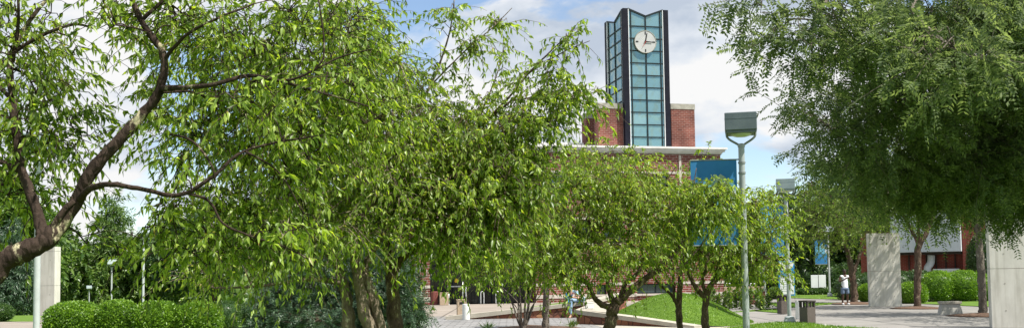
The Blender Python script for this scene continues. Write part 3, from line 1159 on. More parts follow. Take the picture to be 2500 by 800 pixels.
def tower_face(p0, p1, name):
    """glazed face between two plan points (local), outward normal to the right of p0->p1"""
    p0, p1 = Vector(p0), Vector(p1)
    L = (p1 - p0).length
    d = (p1 - p0) / L
    nout = Vector((d.y, -d.x))
    cols = [0.0, 0.075 * L + 0.02, 0.5 * L, 0.925 * L - 0.02, L]
    top = lambda s: H - dipz * (1 - abs(2 * s / L - 1)) - 0.03

    def P(s, z, o=0.0):
        q = p0 + d * s + nout * o
        return (q.x, q.y, z)
    g, m = MB(), MB()
    zb = [0.1]
    z = H - 1.15
    rows = []
    while z > 0.1:
        rows.append(z)
        z -= rowh
    rows = sorted(rows)
    zb = [0.1] + rows
    for i in range(4):
        for j in range(len(zb)):
            a, b = cols[i], cols[i + 1]
            za = zb[j]
            if j + 1 < len(zb):
                g.add([P(a, za), P(b, za), P(b, zb[j + 1]), P(a, zb[j + 1])], [(0, 1, 2, 3)])
            else:
                g.add([P(a, za), P(b, za), P(b, top(b)), P(a, top(a))], [(0, 1, 2, 3)])
    gl = g.build('glazing', M['tower_glass'], tw)

    def bar(s0, z0, s1, z1, w, o0=0.004, o1=0.06):
        dv = Vector((s1 - s0, z1 - z0)).normalized()
        nn = Vector((-dv.y, dv.x)) * w / 2
        c = [(s0 - nn.x, z0 - nn.y), (s1 - nn.x, z1 - nn.y), (s1 + nn.x, z1 + nn.y), (s0 + nn.x, z0 + nn.y)]
        vs = [P(a, b, o0) for a, b in c] + [P(a, b, o1) for a, b in c]
        m.add(vs, [(3, 2, 1, 0), (4, 5, 6, 7), (0, 1, 5, 4), (1, 2, 6, 5), (2, 3, 7, 6), (3, 0, 4, 7)])
    for s in cols[1:4]:
        bar(s, 0.1, s, top(s) - 0.05, 0.075 if s == cols[2] else 0.06)
    for z in rows:
        bar(0.0, z, L, z, 0.065, 0.005, 0.055)
    bar(0, top(0) + 0.02, L / 2, top(L / 2) + 0.02, 0.11, 0.003, 0.075)
    bar(L / 2, top(L / 2) + 0.02, L, top(L) + 0.02, 0.11, 0.003, 0.076)
    m.build('mullion_lattice', M['frame_dark'], gl)
    t = MB()
    for s in (0.028, L - 0.028):
        c = [(s - 0.025, 0.1), (s + 0.025, 0.1), (s + 0.025, top(s) + 0.01), (s - 0.025, top(s) + 0.01)]
        vs = [P(a, b, 0.0) for a, b in c] + [P(a, b, 0.09) for a, b in c]
        t.add(vs, [(3, 2, 1, 0), (4, 5, 6, 7), (0, 1, 5, 4), (1, 2, 6, 5), (2, 3, 7, 6), (3, 0, 4, 7)])
    t.build('edge_trim', M['trim_white'], gl)


e_ = 0.10
tower_face((PW, e_), (W - PW, e_), 'front')
tower_face((e_, DP - PW), (e_, PW), 'left')
tower_face((W - e_, PW), (W - e_, DP - PW), 'right')
tower_face((W - PW, DP - e_), (PW, DP - e_), 'rear')
# clock
cu, cz = wp(1575, 103, OFF)
cu -= uL
cz -= z_cor0
cr = (wp(1601, 103, OFF)[0] - wp(1549, 103, OFF)[0]) / 2
mb = MB()
mb.tube([(cu, 0.02, cz), (cu, -0.06, cz)], cr, 48)
clk = mb.build('clock_face', M['clock_face'], tw)
mb = MB()
rim = [(cu + cr * math.cos(2 * PI * k / 48), -0.062, cz + cr * math.sin(2 * PI * k / 48)) for k in range(49)]
mb.tube(rim, 0.022, 6)
mb.build('clock_rim', M['coping'], clk, smooth=True)
for k in range(4):
    mb = MB()
    a = k * PI / 2
    r1, r2 = cr * 0.66, cr * 0.90
    p = Vector((cu + math.sin(a) * (r1 + r2) / 2, -0.07, cz + math.cos(a) * (r1 + r2) / 2))
    mb.box(p, (0.07 if k % 2 == 0 else r2 - r1, 0.02, r2 - r1 if k % 2 == 0 else 0.07))
    mb.build('hour_mark', M['black'], clk)


def hand(ang, ln, w, y, name, m):
    mb = MB()
    d = Vector((math.sin(ang), 0, math.cos(ang)))
    s = Vector((math.cos(ang), 0, -math.sin(ang)))
    c = Vector((cu, y, cz))
    pts = [c - d * ln * 0.18 - s * w / 2, c - d * ln * 0.18 + s * w / 2, c + d * ln + s * w / 2 * 0.7, c + d * ln - s * w / 2 * 0.7]
    mb.add([p for p in pts] + [p + Vector((0, -0.012, 0)) for p in pts], [(0, 1, 2, 3), (7, 6, 5, 4), (0, 4, 5, 1), (1, 5, 6, 2), (2, 6, 7, 3), (3, 7, 4, 0)])
    mb.build(name, m, clk)


hand(R(11), cr * 0.80, 0.075, -0.085, 'clock_hand', M['black'])
hand(R(93), cr * 0.62, 0.085, -0.100, 'clock_hand', M['black'])
hand(R(212), cr * 0.55, 0.03, -0.115, 'second_hand', M['red'])

# ------------------------------------------------------------------ street lamps
HL = 4.72


def make_lamp(label, loc, rz, far=False, group='plaza street lamps', head=None):
    t = thing('street_lamp', label, 'street lamp', loc, rz, group)
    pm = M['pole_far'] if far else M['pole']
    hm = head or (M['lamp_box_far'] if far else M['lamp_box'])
    mb = MB()
    mb.lathe((0, 0, 0), [(0.065, 0.10), (0.064, 1.2), (0.062, 2.4), (0.060, 3.6), (0.059, 4.12)], 18)
    mb.lathe((0, 0, 0), [(0.07, 4.08), (0.07, 4.13), (0.03, 4.15)], 18)
    mb.build('pole', pm, t, smooth=False)
    mb = MB()
    mb.lathe((0, 0, 0), [(0.19, 0.0), (0.19, 0.10), (0.165, 0.13), (0.155, 0.20), (0.10, 0.235)], 22)
    mb.build('base', pm, t)
    for z in (3.56, 3.76):
        mb = MB()
        mb.lathe((0, 0, 0), [(0.072, z), (0.072, z + 0.035)], 16)
        mb.build('collar', M['yoke'], t)
    mb = MB()
    for s in (-1, 1):
        p, r = smooth_path([(0, 0, 4.06), (0.06 * s, 0, 4.13), (0.20 * s, 0, 4.22), (0.265 * s, 0, 4.29), (0.27 * s, 0, 4.37)], [0.022] * 5, 4)
        mb.tube(p, r, 8)
    mb.build('yoke', M['yoke'], t)
    mb = MB()
    mb.bbox((0, 0, 4.545), (0.60, 0.60, 0.34), 0.012)
    mb.box((0, 0, 4.352), (0.55, 0.55, 0.04))
    mb.box((0, 0, 4.60), (0.606, 0.606, 0.012))
    h = mb.build('lamp_head', hm, t)
    mb = MB()
    mb.lathe((0, 0, 0), [(0.03, 4.272), (0.12, 4.283), (0.185, 4.305), (0.215, 4.33)], 20)
    mb.build('lens', M['lens'], h, smooth=True)
    return t


L1 = Vector((at(1820, 720, 18.9).x, 18.9, 0))
make_lamp('nearest grey lamp post with a large blue banner, rising beside the small cherry trees', L1, R(-13))
L2 = gr(1928, 788)
make_lamp('second grey lamp post standing on its round base in the lawn by the dark bins', (L2.x, L2.y, 0.0), R(-16), head=M['lamp_box_mid'])
L3 = Vector((at(90, 720, 20.3).x, 20.3, 0))
make_lamp('lamp post at the left behind the leaning cherry trunk', L3, R(24), True, head=M['lamp_box_mid'])


def lamp_at(px, py_top, ppm, label, far=True):
    Y = F_PX / ppm
    p = at(px, py_top, Y)
    z0 = float(terrain(p.x, Y)) - 0.03
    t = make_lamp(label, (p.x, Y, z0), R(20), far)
    t.scale = ((p.z - z0) / HL,) * 3


lamp_at(273, 633, 31, 'small far lamp post rising above the clipped hedge')
lamp_at(218, 696, 26, 'farthest and lowest lamp post peeping over the clipped hedge')
lamp_at(351, 552, 42, 'far lamp post half hidden by cherry leaves above the hedge')
g7 = gr(2026, 723)
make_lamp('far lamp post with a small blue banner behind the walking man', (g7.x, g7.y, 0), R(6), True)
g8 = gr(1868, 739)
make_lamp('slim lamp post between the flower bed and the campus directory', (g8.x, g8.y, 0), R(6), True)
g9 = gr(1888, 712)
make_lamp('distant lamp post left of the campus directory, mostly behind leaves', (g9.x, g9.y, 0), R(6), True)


def make_banner(label, lp, side=-1, w=0.83, rz=0.0, z1=3.83, z0=2.2, arms=True):
    t = thing('banner', label, 'banner', lp, rz, 'blue banners on the lamp posts')
    x0, x1 = side * 0.10, side * (0.10 + w)
    mb = MB()
    n = 14
    th = 0.006
    vs = []
    prof = [0.030 * math.sin(k / n * PI * 2.2) * (0.4 + k / n) for k in range(n + 1)]
    m = 10
    fs = []
    for sgn in (-1, 1):
        for j in range(m + 1):
            for k in range(n + 1):
                x = x0 + (x1 - x0) * k / n
                z = z1 + (z0 - z1) * j / m
                vs.append((x, prof[k] * (1 - abs(2 * j / m - 1)) + sgn * th / 2, z))
    S = (m + 1) * (n + 1)
    for s in (0, 1):
        for j in range(m):
            for k in range(n):
                a = s * S + j * (n + 1) + k
                q = (a, a + 1, a + n + 2, a + n + 1)
                fs.append(q if s else tuple(reversed(q)))
    mb.add(vs, fs)
    mb.build('cloth', M['banner_blue'], t, smooth=True)

    def cloth_y(x, z):
        k = (x - x0) / (x1 - x0) * n
        j = (z - z1) / (z0 - z1) * m
        return 0.030 * math.sin(k / n * PI * 2.2) * (0.4 + k / n) * (1 - abs(2 * j / m - 1))

    def motif(name, pts, mat, off):
        # filled outline laid on the cloth, front side; fan of a dense strip
        mb = MB()
        cx = sum(p[0] for p in pts) / len(pts)
        cz = sum(p[1] for p in pts) / len(pts)
        P3 = lambda a, b: (x0 + (x1 - x0) * a, cloth_y(x0 + (x1 - x0) * a, z1 + (z0 - z1) * b) - th / 2 - off, z1 + (z0 - z1) * b)
        dense = []
        for i in range(len(pts)):
            p, q = pts[i], pts[(i + 1) % len(pts)]
            for k in range(4):
                dense.append((p[0] + (q[0] - p[0]) * k / 4, p[1] + (q[1] - p[1]) * k / 4))
        rings = [0.0001, 0.35, 0.7, 1.0]
        vs = []
        for r_ in rings:
            vs += [P3(cx + (a - cx) * r_, cz + (b - cz) * r_) for a, b in dense]
        nn = len(dense)
        fs = []
        for i in range(len(rings) - 1):
            for k in range(nn):
                k2 = (k + 1) % nn
                fs.append((i * nn + k, i * nn + k2, (i + 1) * nn + k2, (i + 1) * nn + k))
        mb.add(vs, fs)
        mb.build(name, mat, t)
    motif('print', [(0.02, 0.30), (0.22, 0.22), (0.42, 0.26), (0.62, 0.24), (0.80, 0.26), (0.97, 0.32), (0.97, 0.62), (0.5, 0.56), (0.02, 0.62)], M['banner_teal'], 0.010)
    motif('print', [(0.10, 0.34), (0.25, 0.20), (0.36, 0.16), (0.46, 0.22), (0.52, 0.30), (0.42, 0.36), (0.25, 0.38)], M['banner_green'], 0.016)
    motif('print', [(0.02, 0.36), (0.14, 0.34), (0.18, 0.48), (0.10, 0.56), (0.02, 0.55)], M['banner_white'], 0.021)
    for z in (z1 + 0.012, z0 - 0.012):
        mb = MB()
        mb.tube([(side * 0.05, 0, z), (x1, 0, z)], 0.014, 8)
        mb.build('banner_arm', M['yoke'], t)
    return t


make_banner('largest blue banner with pale hills, hanging left of the nearest lamp post', L1, -1, 0.88, R(-5))
make_banner('blue banner on the second lamp post, mostly hidden by cherry leaves', (L2.x, L2.y, 0.0), -1, 0.78, R(4))
make_banner('small far blue banner on the lamp post behind the walking man', (g7.x, g7.y, 0), -1, 0.83, R(4))

# ------------------------------------------------------------------ concrete pylons
m, nt, b = new_mat('board marked concrete')
tc = node(nt, 'ShaderNodeTexCoord')
n1 = node(nt, 'ShaderNodeTexNoise')
n1.inputs['Scale'].default_value = 1.8
n1.inputs['Detail'].default_value = 10
n1.inputs['Roughness'].default_value = 0.62
mp = node(nt, 'ShaderNodeMapping')
mp.inputs['Scale'].default_value = (1.6, 1.6, 0.7)
lk(nt, tc.outputs['Object'], mp.inputs['Vector'])
lk(nt, mp.outputs[0], n1.inputs['Vector'])
r1 = ramp(nt, [(0.3, (0.47, 0.455, 0.40)), (0.55, (0.57, 0.555, 0.495)), (0.75, (0.63, 0.615, 0.55))])
lk(nt, n1.outputs['Fac'], r1.inputs['Fac'])
n3 = node(nt, 'ShaderNodeTexNoise')
n3.inputs['Scale'].default_value = 1.0
n3.inputs['Detail'].default_value = 8
mp3 = node(nt, 'ShaderNodeMapping')
mp3.inputs['Scale'].default_value = (7, 7, 0.5)
lk(nt, tc.outputs['Object'], mp3.inputs['Vector'])
lk(nt, mp3.outputs[0], n3.inputs['Vector'])
r3 = ramp(nt, [(0.30, (0.74, 0.73, 0.70)), (0.50, (0.97, 0.97, 0.96)), (0.7, (1, 1, 1))])
lk(nt, n3.outputs['Fac'], r3.inputs['Fac'])
mu3 = node(nt, 'ShaderNodeMix', data_type='RGBA', blend_type='MULTIPLY')
mu3.inputs[0].default_value = 1.0
lk(nt, r1.outputs['Color'], mu3.inputs[6])
lk(nt, r3.outputs['Color'], mu3.inputs[7])
lk(nt, mu3.outputs[2], b.inputs['Base Color'])
b.inputs['Roughness'].default_value = 0.9
M['pylon'] = m


def pylon(label, loc, w, d, h, rz):
    t = thing('concrete_pylon', label, 'pylon', loc, rz, 'concrete pylons around the plaza')
    mb = MB()
    gap = 0.012
    lifts = [0.0, h * 0.48, h * 0.94, h]
    for a, b_ in zip(lifts, lifts[1:]):
        mb.box((0, d / 2, (a + b_) / 2), (w, d, b_ - a - gap))
        mb.box((0, d / 2, b_ - gap / 2 - 0.0005), (w - 0.03, d - 0.03, gap + 0.001))
    mb.build('shaft', M['pylon'], t)
    for zz in (h * 0.14, h * 0.36, h * 0.60, h * 0.82):
        for xx in (-w * 0.28, w * 0.28):
            mb = MB()
            mb.tube([(xx, 0.0, zz), (xx, -0.004, zz)], 0.022, 10)
            mb.build('tie_hole', M['coping'], t)
    return t


p1 = gr(2163, 747)
pylon('free-standing pale concrete pylon in the plaza behind the small bench', p1, 1.44, 0.32, 3.45, R(-8))
p2 = gr(2424, 800)
pylon('largest pale concrete pylon cut by the right edge of the picture', (p2.x + 0.86, p2.y - 0.1, 0), 1.7, 0.32, 3.5, R(-12))
p3 = gr(107, 784)
pylon('pale concrete pylon behind the left lamp post with its sunlit edge', (p3.x, p3.y, 0), 1.02, 0.36, 3.2, R(-15))


# ------------------------------------------------------------------ bins and bench
def square_bin(label, loc, rz, w=0.42, h=0.76, fac=M['bin_brown'], frame=M['bin_dark'], group='square dark bins on the plaza'):
    t = thing('litter_bin', label, 'litter bin', loc, rz, group)
    zo = h * 0.70
    mb = MB()
    mb.bbox((0, 0, zo / 2 + 0.01), (w, w, zo - 0.02), 0.012)
    mb.build('body', fac, t)
    mb = MB()
    p = 0.07
    for sx in (-1, 1):
        for sy in (-1, 1):
            mb.box((sx * (w / 2 - p / 2), sy * (w / 2 - p / 2), (zo + h - 0.06) / 2), (p, p, h - 0.06 - zo - 0.004))
    for sx in (-1, 1):
        mb.box((sx * (w / 2 - 0.03), 0, (zo + h - 0.06) / 2), (0.05, 0.05, h - 0.06 - zo - 0.005))
        mb.box((0, sx * (w / 2 - 0.03), (zo + h - 0.06) / 2), (0.05, 0.05, h - 0.06 - zo - 0.005))
    mb.build('corner_posts', frame, t)
    mb = MB()
    mb.bbox((0, 0, h - 0.035), (w + 0.03, w + 0.03, 0.05), 0.01)
    mb.build('lid', frame, t)
    return t


g = gr(1972, 789)
square_bin('dark brown square bin with open slots, nearest to the plaza lawn', (g.x, g.y, 0), R(28), 0.36, 0.76)
gb1 = g
g = gr(1912, 766)
square_bin('dark brown square bin with open slots, below the campus directory', (g.x, g.y, 0), R(15), 0.34, 0.78)


def cyl_bin(label, loc, r, h, group='white cylinder bins'):
    t = thing('ash_bin', label, 'ash bin', loc, 0, group)
    mb = MB()
    mb.lathe((0, 0, 0), [(r * 0.95, 0), (r, 0.02), (r, h - 0.03), (r * 0.93, h), (r * 0.8, h)], 24)
    mb.build('body', M['bin_white'], t, smooth=False)
    mb = MB()
    mb.lathe((0, 0, 0), [(r * 0.78, h - 0.01), (r * 0.78, h + 0.008)], 24)
    mb.build('sand_tray', M['coping'], t)


g = gr(1138, 780)
cyl_bin('white cylinder bin in front of the tan bin at the low end of the wall', (g.x, g.y, 0), 0.145, 0.62)
g = gr(1953, 778)
cyl_bin('white cylinder bin half hidden behind the dark bin on the plaza', (g.x, g.y, 0), 0.15, 0.66)


def tan_bin(label, loc, rz, w, h, slats=False, body=M['bin_tan']):
    t = thing('litter_bin', label, 'litter bin', loc, rz, 'bins near the entrance')
    mb = MB()
    if slats:
        n = 18
        for k in range(n):
            a = 2 * PI * k / n
            mb.box((w / 2 * math.cos(a), w / 2 * math.sin(a), h / 2), (0.03, w * PI / n * 0.82, h - 0.06), a)
        mb.build('slats', body, t)
        mb = MB()
        mb.lathe((0, 0, 0), [(w / 2 - 0.03, 0.02), (w / 2 - 0.03, h - 0.05), (w / 2 - 0.06, h - 0.03)], 20)
        mb.build('liner', M['bin_dark'], t)
        mb = MB()
        mb.lathe((0, 0, 0), [(w / 2 + 0.02, h - 0.03), (w / 2 + 0.02, h), (w / 2 - 0.05, h + 0.02)], 22)
        mb.build('rim', body, t)
    else:
        mb.bbox((0, 0, h / 2), (w, w, h - 0.02), 0.02)
        mb.build('body', body, t)
        mb = MB()
        mb.bbox((0, 0, h + 0.012), (w + 0.03, w + 0.03, 0.05), 0.012)
        mb.build('lid', body, t)
        mb = MB()
        mb.box((0, -w / 2 - 0.002, h * 0.82), (w * 0.52, 0.02, h * 0.14))
        mb.build('opening', M['black'], t)


g = gr(1127, 769)
tan_bin('tan square bin behind the white cylinder bin, beside the low wall', (g.x, g.y, 0), R(8), 0.40, 0.66)
g = gr(1084, 744)
tan_bin('tan square bin near the entrance, right of the slatted bin', (g.x, g.y, 0), R(6), 0.52, 0.72)
g = gr(1061, 744)
tan_bin('reddish round slatted bin near the entrance', (g.x, g.y, 0), 0, 0.40, 0.80, True, M['bin_red'])

g = gr(2324, 767)
bn = thing('bench', 'low concrete block bench with a flat slab top on the right plaza', 'bench', (g.x, g.y, 0), R(-6))
mb = MB()
mb.box((0, 0.2, 0.20), (0.80, 0.44, 0.40), 0, 0.80)
mb.build('plinth', M['concrete'], bn)
mb = MB()
mb.bbox((0, 0.2, 0.447), (0.74, 0.46, 0.09), 0.012)
mb.build('seat', M['cap'], bn)


# ------------------------------------------------------------------ signs
def arc_poly(cx, cz, r, a0, a1, n=16):
    return [(cx + r * math.cos(R(a0 + (a1 - a0) * k / n)), cz + r * math.sin(R(a0 + (a1 - a0) * k / n))) for k in range(n + 1)]


g = gr(1922, 722)
sg = thing('directory_sign', 'tall white and blue campus directory panel behind the second lamp post', 'sign', (g.x, g.y, 0), R(4))
k = g.y / F_PX
sw, sh = 40 * k, 84 * k
mb = MB()
mb.bbox((0, 0.06, sh / 2 + 0.04), (sw, 0.12, sh), 0.01)
mb.build('panel', M['sign_blue'], sg)


def plate(poly, y, mat, name, parent):
    mb = MB()
    n = len(poly)
    mb.add([(p[0], y, p[1]) for p in poly] + [(p[0], y - 0.008, p[1]) for p in poly],
           [tuple(range(n)), tuple(reversed(range(n, 2 * n)))] + [(i, i + n, (i + 1) % n + n, (i + 1) % n) for i in range(n)])
    return mb.build(name, mat, parent)


plate([(-sw * 0.43, 0.10 + 0.04), (sw * 0.44, 0.14), (sw * 0.44, sh * 0.58), (-sw * 0.43, sh * 0.58)], -0.002, M['sign_white'], 'list_plate', sg)
plate(arc_poly(-sw * 0.06, sh * 0.98, sw * 0.52, 180, 360), -0.002, M['sign_white'], 'map_plate', sg)
for i in range(7):
    z = sh * (0.54 - 0.065 * i)
    mb = MB()
    wd = sw * (0.74 if i == 0 else 0.62 + 0.1 * ((i * 7) % 3) / 2)
    mb.box((-sw * 0.01 - (sw * 0.76 - wd) / 2, -0.013, z), (wd, 0.006, 0.10 if i == 0 else 0.045))
    mb.build('text_line', M['sign_grey'], sg)

g = gr(1999, 719)
nb_ = thing('notice_board', 'white two panel notice board on thin legs on the far lawn', 'notice board', (g.x, g.y, 0), R(3))
k = g.y / F_PX
for s in (-1, 1):
    mb = MB()
    mb.bbox((s * 9.4 * k, 0, 33 * k), (18 * k, 0.05, 31 * k), 0.01)
    mb.build('panel', M['sign_white'], nb_)
mb = MB()
mb.box((0, 0.0, 33 * k), (0.03, 0.07, 31 * k))
mb.build('frame', M['bin_dark'], nb_)
for s in (-1, 1):
    mb = MB()
    mb.tube([(s * 15 * k, 0.03, 0), (s * 15 * k, 0.03, 18 * k)], 0.022, 8)
    mb.build('leg', M['bin_dark'], nb_)

# pennant post behind the seated woman
g = gr(1393, 742)
pn = thing('banner_post', 'slim dark post with a narrow sky blue pennant behind the seated woman', 'banner post', (g.x, g.y, 0))
mb = MB()
mb.tube([(0, 0, 0), (0, 0, 2.05)], 0.035, 10)
mb.build('post', M['bin_dark'], pn)
mb = MB()
mb.box((-0.12, 0, 1.72), (0.16, 0.012, 0.5))
mb.build('pennant', M['pack_blue'], pn)


# ------------------------------------------------------------------ rails by the entrance and at the right corner
def post_rail(label, px, py, h, loop=0.0):
    g = gr(px, py)
    t = thing('handrail', label, 'handrail', (g.x, g.y, 0), TH, 'steel rails by the building')
    mb = MB()
    if loop:
        p, r = smooth_path([(0, 0, 0), (0, 0, h - 0.12), (0.06, 0, h), (loop - 0.06, 0, h), (loop, 0, h - 0.12), (loop, 0, 0)], [0.03] * 6, 5)
        mb.tube(p, r, 8)
    else:
        mb.tube([(0, 0, 0), (0, 0, h)], 0.032, 8)
        mb.lathe((0, 0, 0), [(0.05, 0), (0.05, 0.03)], 10)
    mb.build('rail', M['rail'], t, smooth=True)


post_rail('white post right of the tan bin at the entrance', 1096, 743, 0.75)
post_rail('pair of bright steel door posts left of the bare shrub', 1174, 741, 0.75, 0.19)
post_rail('pair of dull steel posts behind the bare shrub at the entrance', 1211, 741, 0.75, 0.2)
post_rail('tall thin white pole left of the tan bin by the low wall', 1130, 745, 1.4)
post_rail('tall thin white pole right of the tan bin by the low wall', 1138, 750, 1.35)
post_rail('looped white handrail just right of the brick building corner', 1772, 724, 0.95, 0.35)
post_rail('looped white handrail beyond the nearest lamp post', 1832, 726, 0.95, 0.35)

g = gr(1840, 742)
mb = MB()
mb.bbox((0, 0, 0.34), (1.2, 0.4, 0.68), 0.01, R(10))
lw = thing('planter_wall', 'low brick block with stone coping beside the flower bed', 'wall', (g.x, g.y, 0))
mb.build('brick_body', M['brick_fine'], lw)
mb = MB()
mb.bbox((0, 0, 0.742), (1.28, 0.48, 0.12), 0.01, R(10))
mb.build('coping', M['coping'], lw)
g = gr(1900, 727)
mb = MB()
mb.bbox((0, 0, 0.38), (4.2, 0.35, 0.76), 0.015, R(4))
lw = mb.build('low_wall', M['bin_tan'])
lw.location = (g.x - 2.6, g.y + 1.5, 0)
tag(lw, 'long low tan wall closing the terrace right of the brick building', 'wall')

# ------------------------------------------------------------------ right brick building
Yb = 60.0
RB = R(-30)
rb = thing('brick_building', 'low bright red brick building with a white overhanging fascia behind the yew hedge', 'building', (xat(2352, Yb), Yb, 0), RB)


def rx(px):
    d = ray(px, 660)
    o = Vector((xat(2352, Yb), Yb, 0))
    ax, an = Vector((math.cos(RB), math.sin(RB), 0)), Vector((-math.sin(RB), math.cos(RB), 0))
    p = CAM + d * ((o - CAM).dot(an) / d.dot(an))
    return (p - o).dot(ax)


kz = lambda py, px=2300: at(px, py, Yb).z
mb = MB()
mb.prism([(rx(2096), 0.9), (rx(2352), 0.9), (rx(2352), 5), (rx(2096), 5)], 0, kz(560))
mb.build('wall', M['brick_far'], rb)
mb = MB()
mb.prism([(rx(2352), 0.0), (rx(2520), 0.0), (rx(2520), 12), (rx(2352), 12)], 0, kz(470))
mb.build('wing', M['brick_far'], rb)
mb = MB()
mb.prism([(rx(2180), -0.5), (rx(2350.5), -0.5), (rx(2350.5), 0.898), (rx(2180), 0.898)], kz(613), kz(500))
mb.build('fascia', M['fascia'], rb)
mb = MB()
mb.prism([(rx(2110), 0.05), (rx(2349), 0.05), (rx(2349), 0.897), (rx(2110), 0.897)], kz(619), kz(613.6))
mb.build('soffit_edge', M['bin_dark'], rb)
for px in (2215, 2235, 2258, 2282, 2306, 2329):
    mb = MB()
    mb.box((rx(px), 0.86, kz(619) / 2), (0.07, 0.08, kz(619) - 0.02))
    mb.build('joint_post', M['bin_dark'], rb)
mb = MB()
p, r = smooth_path([(rx(2272), 0.6, kz(620)), (rx(2270), 0.6, kz(640)), (rx(2262), 0.55, kz(652)), (rx(2262), 0.55, kz(662))], [0.22] * 4, 5)
mb.tube(p, r, 12)
mb.build('downpipe', M['fascia'], rb, smooth=True)
mb = MB()
mb.box((rx(2308), 0.5, kz(657) / 2 + 0.02), (rx(2340) - rx(2276), 0.35, kz(655)))
mb.build('plinth', M['fascia'], rb)

# ------------------------------------------------------------------ hedges and shrubs
LB = (0.055, 0.028)


def hedge_lumps(specs, Y, ground_z=0.0):
    """(px0, px1, py_top) -> lumps at depth Y"""
    out = []
    k = Y / F_PX
    for a, b, t in specs:
        zt = at((a + b) / 2, t, Y).z
        rx_ = (b - a) / 2 * k
        rz_ = (zt - ground_z) / 2
        out.append(((xat((a + b) / 2, Y), Y + 0.15 * random.random(), ground_z + rz_), (rx_, max(rx_ * 0.9, 0.55), rz_ * 1.06)))
    return out


bush('hedge', 'bright green clipped box hedge of rounded lumps beside the left lamp post', 'hedge',
     hedge_lumps([(114, 246, 740), (236, 336, 736), (322, 438, 739), (428, 536, 741)], 29), 36000, (0.080, 0.042), M['box'], power=2.5, jitter=0.75)
bush('shrub', 'dark clipped shrub at the right end of the bright box hedge', 'shrub', hedge_lumps([(505, 583, 737)], 34), 5000, LB, M['yew'], 'dark clipped shrubs past the box hedge', power=3.0)
bush('shrub', 'dark clipped shrub between the box hedge and the blue spruce', 'shrub', hedge_lumps([(583, 655, 738)], 35), 5000, LB, M['yew'], 'dark clipped shrubs past the box hedge', power=3.0)
bush('shrub', 'dark low shrub at the left edge by the small lawn', 'shrub', hedge_lumps([(-40, 32, 742)], 44), 5000, (0.08, 0.035), M['yew'], power=2.2)
bush('hedge', 'large sunlit yew hedge in front of the right brick building', 'hedge', hedge_lumps([(2255, 2330, 664), (2310, 2400, 663), (2380, 2440, 672)], 52), 16000, (0.10, 0.045), M['box'], jitter=0.7)
bush('shrub', 'rounded yew bush behind the free-standing concrete pylon', 'shrub', hedge_lumps([(2196, 2262, 690)], 50), 6000, (0.09, 0.04), M['box'], 'rounded bushes beside the free-standing pylon')
bush('shrub', 'rounded yew bush left of the free-standing concrete pylon', 'shrub', hedge_lumps([(2096, 2150, 694)], 54), 6000, (0.09, 0.04), M['box'], 'rounded bushes beside the free-standing pylon')
bush('hedge', 'dark tall hedge at the foot of the right brick building', 'hedge', hedge_lumps([(2040, 2110, 678), (2090, 2150, 668), (2150, 2230, 664), (2200, 2280, 662)], 58), 12000, (0.12, 0.05), M['far_dark'], jitter=0.7)
bush('shrub', 'dark reddish brown tall shrub right of the grey locust trunk', 'shrub', hedge_lumps([(2365, 2440, 575)], 55), 9000, (0.12, 0.05), M['far_dark'], jitter=0.8, power=2.2)
bush('shrub', 'low spreading juniper behind the notice board', 'shrub', hedge_lumps([(1945, 2000, 703), (1985, 2035, 702)], 72), 5000, (0.14, 0.05), M['yew'], jitter=0.8, power=2.1)
bush('hedge', 'dark leafy hedge closing the lawn behind the notice board and the directory', 'hedge', hedge_lumps([(1755, 1830, 655), (1815, 1880, 648), (1865, 1940, 640), (1925, 1990, 646), (1975, 2050, 638), (2035, 2110, 644)], 80), 15000, (0.20, 0.09), M['far_dark'], jitter=0.8, power=2.2)
bush('shrub', 'small leafy shrub at the left foot of the campus directory', 'shrub', hedge_lumps([(1875, 1905, 702)], 62), 3000, (0.12, 0.05), M['plant'], jitter=0.9, power=2.0)
bush('shrub', 'dusty red shrub beside the looped handrail', 'shrub', hedge_lumps([(1783, 1812, 709)], 60), 2500, (0.10, 0.05), M['flower'], jitter=0.8, power=2.0)

# flower bed behind the mound
for i, px in enumerate(range(1690, 1885, 13)):
    Y = 46 + 2.5 * random.random() - (px - 1690) * 0.012
    z = 0.0
    h = 0.55 + 0.35 * random.random()
    n = 260
    c = np.array([xat(px + random.uniform(-4, 4), Y), Y, 0.03])
    d = nrm(rng.normal(size=(n, 3)) * np.array([1, 1, 0.8]) + np.array([0, 0, 0.9]))
    P = c + np.stack([rng.normal(0, 0.055, n), rng.normal(0, 0.055, n), rng.random(n) * h], 1)
    V, T = leaves(P, d, rng.normal(size=(n, 3)), 0.16 * (0.6 + 0.8 * rng.random(n)), 0.055 * (0.6 + 0.8 * rng.random(n)), 0.3)
    o = np_mesh('bed_plant', V - c, T, M['plant'])
    o.location = c
    tag(o, 'leafy perennial with pale blooms in the bed behind the grass mound', 'plant', 'perennials in the bed behind the mound')

# strappy plants at the lower edge of the picture
for px, py, lab in ((1188, 806, 'spiky dark grass-like plant on the mulch left of the bare shrub'), (1396, 800, 'strappy pale green plant on the mulch below the seated woman')):
    g = gr(px, py)
    n = 60
    c = np.array([g.x, g.y, 0.02])
    d = nrm(np.stack([rng.normal(0, 0.6, n), rng.normal(0, 0.6, n), np.ones(n)], 1))
    V, T = leaves(c + rng.normal(0, 0.05, (n, 3)) * np.array([1, 1, 0]), d, rng.normal(size=(n, 3)), 0.36 * (0.6 + 0.6 * rng.random(n)), np.full(n, 0.022), 0.3)
    o = np_mesh('tufted_plant', V - c, T, M['plant'] if px > 1300 else M['yew'])
    o.location = c
    tag(o, lab, 'plant', 'strappy plants on the mulch')


